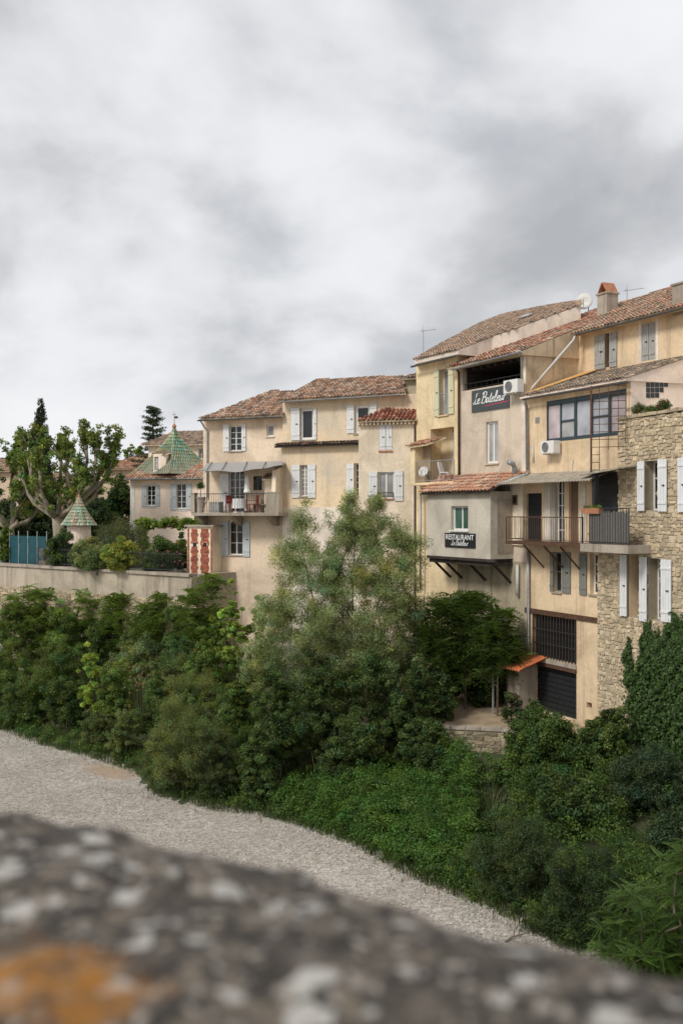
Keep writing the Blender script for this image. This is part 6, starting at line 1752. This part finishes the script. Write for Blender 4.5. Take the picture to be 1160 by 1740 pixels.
# ---------------------------------------------------------------- pollarded plane trees
def plane_tree(px, Y, label, limbs, trunk_r, fork_z, seed):
    trunk_r *= .66
    r = random.Random(seed); x = (px - CX) / FP * Y; e = tag(empty('plane_tree', (x, Y, TERR)), label, 'tree', 'pollarded plane trees'); q = MB(); cl = []; cr_ = []
    q.tube([(0, 0, -.2), (0, 0, .4), (.05, 0, fork_z * .6), (0, 0, fork_z)], [trunk_r * 1.35, trunk_r * 1.1, trunk_r, trunk_r * 1.1], 12)
    for tx, tz, ty in limbs:       # pixel targets of the limb heads
        tz += 24
        T = Vector(((tx - px) / FP * Y, ty, (CY - tz) / FP * Y - TERR)); S = Vector((0, 0, fork_z - .15)); n = 6; pts = []
        for i in range(n + 1):
            f = i / n; p = S.lerp(T, f); bow = math.sin(PI * f) * (T - S).length * .16; out = Vector((T.x, T.y, 0)); out = out.normalized() if out.length else out
            pts.append(p + out * bow + Vector((r.uniform(-.2, .2), r.uniform(-.2, .2), r.uniform(-.12, .12))) * (0 < f < 1))
        R0 = trunk_r * .55; q.tube(pts, [R0 * (1 - .55 * i / n) for i in range(n)] + [R0 * .62], 9)
        q.lathe([(.001, -.2), (R0 * .7, -.14), (R0 * .95, 0), (R0 * .75, .16), (.001, .22)], T, 8)
        for k in range(r.randint(6, 9)):       # shoots rising from the knob
            d = Vector((r.uniform(-.55, .55), r.uniform(-.55, .55), 1)).normalized(); L = r.uniform(.7, 1.7); e2 = T + d * L
            q.tube([T - d * .1, T + d * L * .5 + Vector((r.uniform(-.1, .1), 0, 0)), e2], [.07, .05, .02], 6)
            for f in (.35, .6, .85, 1.05):
                cl.append(T + d * L * f + Vector((r.uniform(-.18, .18), r.uniform(-.18, .18), r.uniform(-.1, .1)))); cr_.append(r.uniform(.2, .36))
        for k in range(6):
            f = r.uniform(.4, 1.0); cl.append(S.lerp(T, f) + Vector((r.uniform(-.7, .7), r.uniform(-.6, .6), r.uniform(-.2, .9)))); cr_.append(r.uniform(.2, .4))
        for i in (2, 3, 4, 5):
            if r.random() < .75:
                cl.append(pts[i] + Vector((r.uniform(-.3, .3), r.uniform(-.3, .3), r.uniform(-.3, .2)))); cr_.append(r.uniform(.15, .3))
                d = Vector((r.uniform(-.7, .7), r.uniform(-.7, .7), 1)).normalized(); e2 = pts[i] + d * r.uniform(.8, 1.7); q.tube([pts[i], e2], [R0 * .45, .04], 6)
                for f in (.5, .8, 1.0): cl.append(pts[i].lerp(e2, f) + Vector((r.uniform(-.2, .2), r.uniform(-.2, .2), 0))); cr_.append(r.uniform(.2, .36))
    q.build('trunk', 'bark_pl', e, smooth=True)
    V, F, C = clump_leaves(np.array([tuple(c) for c in cl]), np.array(cr_), 48, .15, .75, (.105, .145, .042), .3, (.16, .20, .065), .4)
    link('crown', np_mesh('crown', V, F, C), 'leaf', e)
plane_tree(98, 66, 'gnarled pollarded plane tree behind the kiosk', [(30, 770, .5), (62, 745, -.8), (92, 742, 1.2), (118, 758, -.5), (142, 735, .6), (166, 740, -.4), (188, 742, .8), (150, 800, -1.5), (48, 800, 1.0), (178, 775, 1.0), (80, 780, -1.4)], .52, 2.9, 3)
plane_tree(16, 68, 'pollarded plane tree cut by the left picture edge', [(-40, 770, .4), (-12, 755, -.8), (14, 765, 1), (44, 790, -.6), (-30, 800, 1.2), (58, 830, .9), (28, 748, .6)], .46, 2.2, 5)
# trees behind the garden
def far_tree(px, top, Y, wpx, label, col, light, z0=TERR, **kw):
    x = (px - CX) / FP * Y; h = (CY - top) / FP * Y - z0; w = wpx / FP * Y
    return plant('background_tree', label, 'tree', (x, Y, z0), auto_lobes(h, w, kw.pop('n', 8), seed=px), kw.pop('clumps', 180), w * .2, kw.pop('per', 90), kw.pop('size', .2), kw.pop('aspect', .6), col, light, 'trees behind the garden', trunk_top=[(0, 0, h * .8)], rtip=.02, rmax=.2, **kw)
far_tree(196, 800, 78, 42, 'dark dense tree left of the pink house', (.032, .056, .02), MD, clumps=260)
far_tree(150, 800, 80, 46, 'bright leafy tree behind the conical kiosk', (.075, .12, .032), (.12, .17, .045), clumps=260)
far_tree(160, 850, 72, 60, 'dark hedge like tree behind the kiosk roof', (.03, .052, .02), DK, clumps=260)
far_tree(70, 815, 84, 50, 'dark tree behind the plane tree trunks', (.03, .05, .022), DK, clumps=240)
far_tree(10, 850, 80, 50, 'low dark tree at the left edge behind the plane trees', (.035, .056, .024), DK, clumps=200)
far_tree(222, 728, 104, 22, 'airy light tree above the orange roof', (.09, .125, .05), LT, clumps=90, per=50)
far_tree(232, 752, 100, 26, 'green rounded tree behind the low orange roof', (.055, .10, .028), LT)
def cypress(px, top, Y, wpx):
    x = (px - CX) / FP * Y; h = (CY - top) / FP * Y - TERR; w = wpx / FP * Y
    zs = np.linspace(.05, .985, 420); rad = w * np.clip(np.minimum(1.0, 4 * zs) * (1 - zs) ** .6 + .03, 0, 1); an = rng.uniform(0, 2 * PI, 420)
    P = np.c_[np.cos(an) * rad * .6, np.sin(an) * rad * .6, zs * h]
    e = tag(empty('cypress', (x, Y, TERR)), 'slim dark cypress rising behind the plane trees', 'tree'); V, F, C = clump_leaves(P, np.maximum(.16, rad * .55), 110, .17, .35, (.022, .036, .018), .2, None, .1, (0, 0, 1.2))
    link('crown', np_mesh('crown', V, F, C), 'leaf', e); q = MB(); q.tube([(0, 0, -.2), (0, 0, h * .9)], [.2, .03], 7); q.build('trunk', 'bark', e)
cypress(69, 674, 86, 30)
def conifer(px, top, Y, wpx):
    x = (px - CX) / FP * Y; h = (CY - top) / FP * Y - TERR; w = wpx / FP * Y; e = tag(empty('conifer', (x, Y, TERR)), 'dark spreading conifer behind the green tower roof', 'tree')
    q = MB(); q.tube([(0, 0, -.2), (0, 0, h * .98)], [.28, .04], 8); P = []; R = []
    for k in range(60):
        f = .45 + .54 * k / 60; an = k * 2.4; L = w * (1.15 - f) * 1.5 * rnd(.55, 1.1); tip = Vector((math.cos(an) * L, math.sin(an) * L, h * f + rnd(.1, .35)))
        q.tube([(0, 0, h * f), tip], [.05, .015], 5)
        for g in (.45, .7, 1.0): P.append(tuple(Vector((0, 0, h * f)).lerp(tip, g))); R.append(rnd(.3, .55))
    q.build('trunk', 'bark', e); V, F, C = clump_leaves(np.array(P), np.array(R), 50, .2, .35, (.030, .048, .026), .2, None, .8, flat=.4); link('crown', np_mesh('crown', V, F, C), 'leaf', e)
conifer(260, 690, 95, 40)
# wooded rise far behind the village
x = rng.uniform(-170, 60, 900); y = rng.uniform(150, 230, 900); P = np.c_[x, y, TERR + rng.random(900) ** .6 * 9]
stuff(link('distant_wood', np_mesh('distant_wood', *clump_leaves(P, rng.uniform(1.2, 2.6, 900), 60, .8, .7, (.04, .062, .026), .2, MD)), 'leaf'), 'far wooded rise behind the village', 'trees')
# ================================================================== FOREGROUND PARAPET (out of focus)
def lichen_mat():
    m, t, b, _ = newmat('lichen_stone')
    g = N(t, 'ShaderNodeNewGeometry'); v = g.outputs['Position']
    n = noise(t, 26, 9, .7, v); r = ramp(t, [(.36, (.022, .019, .016)), (.48, (.055, .045, .036)), (.58, (.14, .115, .09)), (.72, (.26, .22, .175))]); t.links.new(n.outputs['Fac'], r.inputs[0])
    wob = noise(t, 45, 4, .6, v); wv = N(t, 'ShaderNodeVectorMath', operation='MULTIPLY_ADD'); wv.inputs[1].default_value = (.03, .03, .03); t.links.new(wob.outputs['Color'], wv.inputs[0]); t.links.new(v, wv.inputs[2])
    def colonies(c, scale, thr, colour, soft=.06):     # rounded lichen colonies of mixed size
        vo = N(t, 'ShaderNodeTexVoronoi', i_Scale=scale); t.links.new(wv.outputs[0], vo.inputs['Vector'])
        sp = N(t, 'ShaderNodeSeparateColor'); t.links.new(vo.outputs['Color'], sp.inputs[0])
        sb = N(t, 'ShaderNodeMath', operation='MULTIPLY_ADD'); sb.inputs[1].default_value = -thr; t.links.new(sp.outputs[0], sb.inputs[0]); t.links.new(vo.outputs['Distance'], sb.inputs[2])
        r_ = ramp(t, [(0.0, (.9, .9, .9)), (soft, (0, 0, 0))]); ad_ = N(t, 'ShaderNodeMath', operation='ADD'); ad_.inputs[1].default_value = .12; t.links.new(sb.outputs[0], ad_.inputs[0]); t.links.new(ad_.outputs[0], r_.inputs[0])
        return mixc(t, r_.outputs[0], c, colour)
    c = colonies(r.outputs[0], 42, .62, (.20, .165, .125), .12)
    c = colonies(c, 27, .56, (.56, .54, .50))
    c = colonies(c, 70, .55, (.40, .36, .31))
    c = colonies(c, 75, .5, (.03, .027, .024))
    mp = N(t, 'ShaderNodeMapping', vector_type='TEXTURE'); t.links.new(v, mp.inputs[0])
    mp.inputs['Location'].default_value = (-.185, .62, -.31); mp.inputs['Scale'].default_value = (.12, .075, .1); mp.inputs['Rotation'].default_value = (0, 0, -.5)
    ln = N(t, 'ShaderNodeVectorMath', operation='LENGTH'); t.links.new(mp.outputs[0], ln.inputs[0])
    o1 = noise(t, 34, 6, .7, v); ad = N(t, 'ShaderNodeMath', operation='ADD'); o2 = N(t, 'ShaderNodeMath', operation='MULTIPLY'); o2.inputs[1].default_value = 1.5; t.links.new(o1.outputs['Fac'], o2.inputs[0]); t.links.new(ln.outputs['Value'], ad.inputs[0]); t.links.new(o2.outputs[0], ad.inputs[1])
    hv = N(t, 'ShaderNodeMath', operation='MULTIPLY'); hv.inputs[1].default_value = .6; t.links.new(ad.outputs[0], hv.inputs[0])
    ro = ramp(t, [(.70, (.95, .95, .95)), (.90, (0, 0, 0))]); t.links.new(hv.outputs[0], ro.inputs[0])
    oc = mixc(t, o1.outputs['Fac'], (.14, .05, .012), (.62, .27, .03)); ob = ramp(t, [(.40, (.25, .25, .25)), (.52, (1, 1, 1))]); o3 = noise(t, 48, 6, .7, v); t.links.new(o3.outputs['Fac'], ob.inputs[0]); om = mixc(t, 1.0, ro.outputs[0], ob.outputs[0], 'MULTIPLY'); c = mixc(t, om, c, oc)
    t.links.new(c, b.inputs['Base Color']); b.inputs['Roughness'].default_value = .95
    bump(t, b, n.outputs['Fac'], .8, .02)
    return m
M['lichen'] = lichen_mat()
pd = Vector((.547, -.357)).normalized(); pn = Vector((-pd.y, pd.x))       # along the bridge, towards the river side
ed = Vector((-.335, .977)) + pn * .11                                              # a point of the outer edge
pp = tag(empty('bridge_parapet', (ed.x, ed.y, -1.592), math.atan2(pd.y, pd.x)), 'blurred lichen covered stone parapet in the foreground', 'parapet')
# local x along the bridge, y towards the river: the cap spans y -0.52..0
def cap(xa, xb):
    nx, ny = max(4, int((xb - xa) / .02)), 40; V = []; F = []
    per = []
    for j in range(ny + 1):
        f = j / ny
        if f < .12: y, z = -.54, 1.0 + .24 * f / .12
        elif f > .82: y, z = .02, 1.24 - .26 * (f - .82) / .18
        else:
            q = (f - .12) / .70; y = -.54 + .56 * q; z = 1.24 + .055 * (1 - abs(2 * q - 1) ** 2.6)
        per.append((y, z))
    xs = np.linspace(xa, xb, nx + 1)
    for x in xs:
        for y, z in per:
            h_ = .004 * math.sin(x * 9 + y * 5) + .0035 * math.sin(x * 23 - y * 17 + 1) + .003 * math.sin(x * 51 + y * 43) + .003 * rnd(-1, 1)
            e_ = min(x - xa, xb - x); rd = -.02 * max(0, 1 - e_ / .03) ** 2
            V.append((x, y + h_ * .5 * (1 if y > -.2 else -1), z + h_ + rd))
    m_ = ny + 1
    for i in range(nx):
        for j in range(ny): F.append((i * m_ + j, (i + 1) * m_ + j, (i + 1) * m_ + j + 1, i * m_ + j + 1))
    F.append(tuple(range(m_))); F.append(tuple(range(nx * m_, nx * m_ + m_))[::-1])
    q = MB(); q.v = V; q.f = F
    return q.build('cap_stone', 'lichen', pp, smooth=True)
for a_, b_ in ((-2.6, -1.25), (-1.24, -.30), (-.29, 1.6), (1.61, 2.4), (2.41, 3.2)): cap(a_, b_)
q = MB(); q.box(-2.6, 3.2, -.50, -.02, .0, .999); q.build('wall', 'mortar', pp)
dk = MB(); dk.box(-2.6, 3.2, -4.5, .0, -.5, -.004); o = dk.build('bridge_deck', 'concrete'); o.location = (ed.x, ed.y, -1.6); o.rotation_euler = (0, 0, math.atan2(pd.y, pd.x)); struct(o)
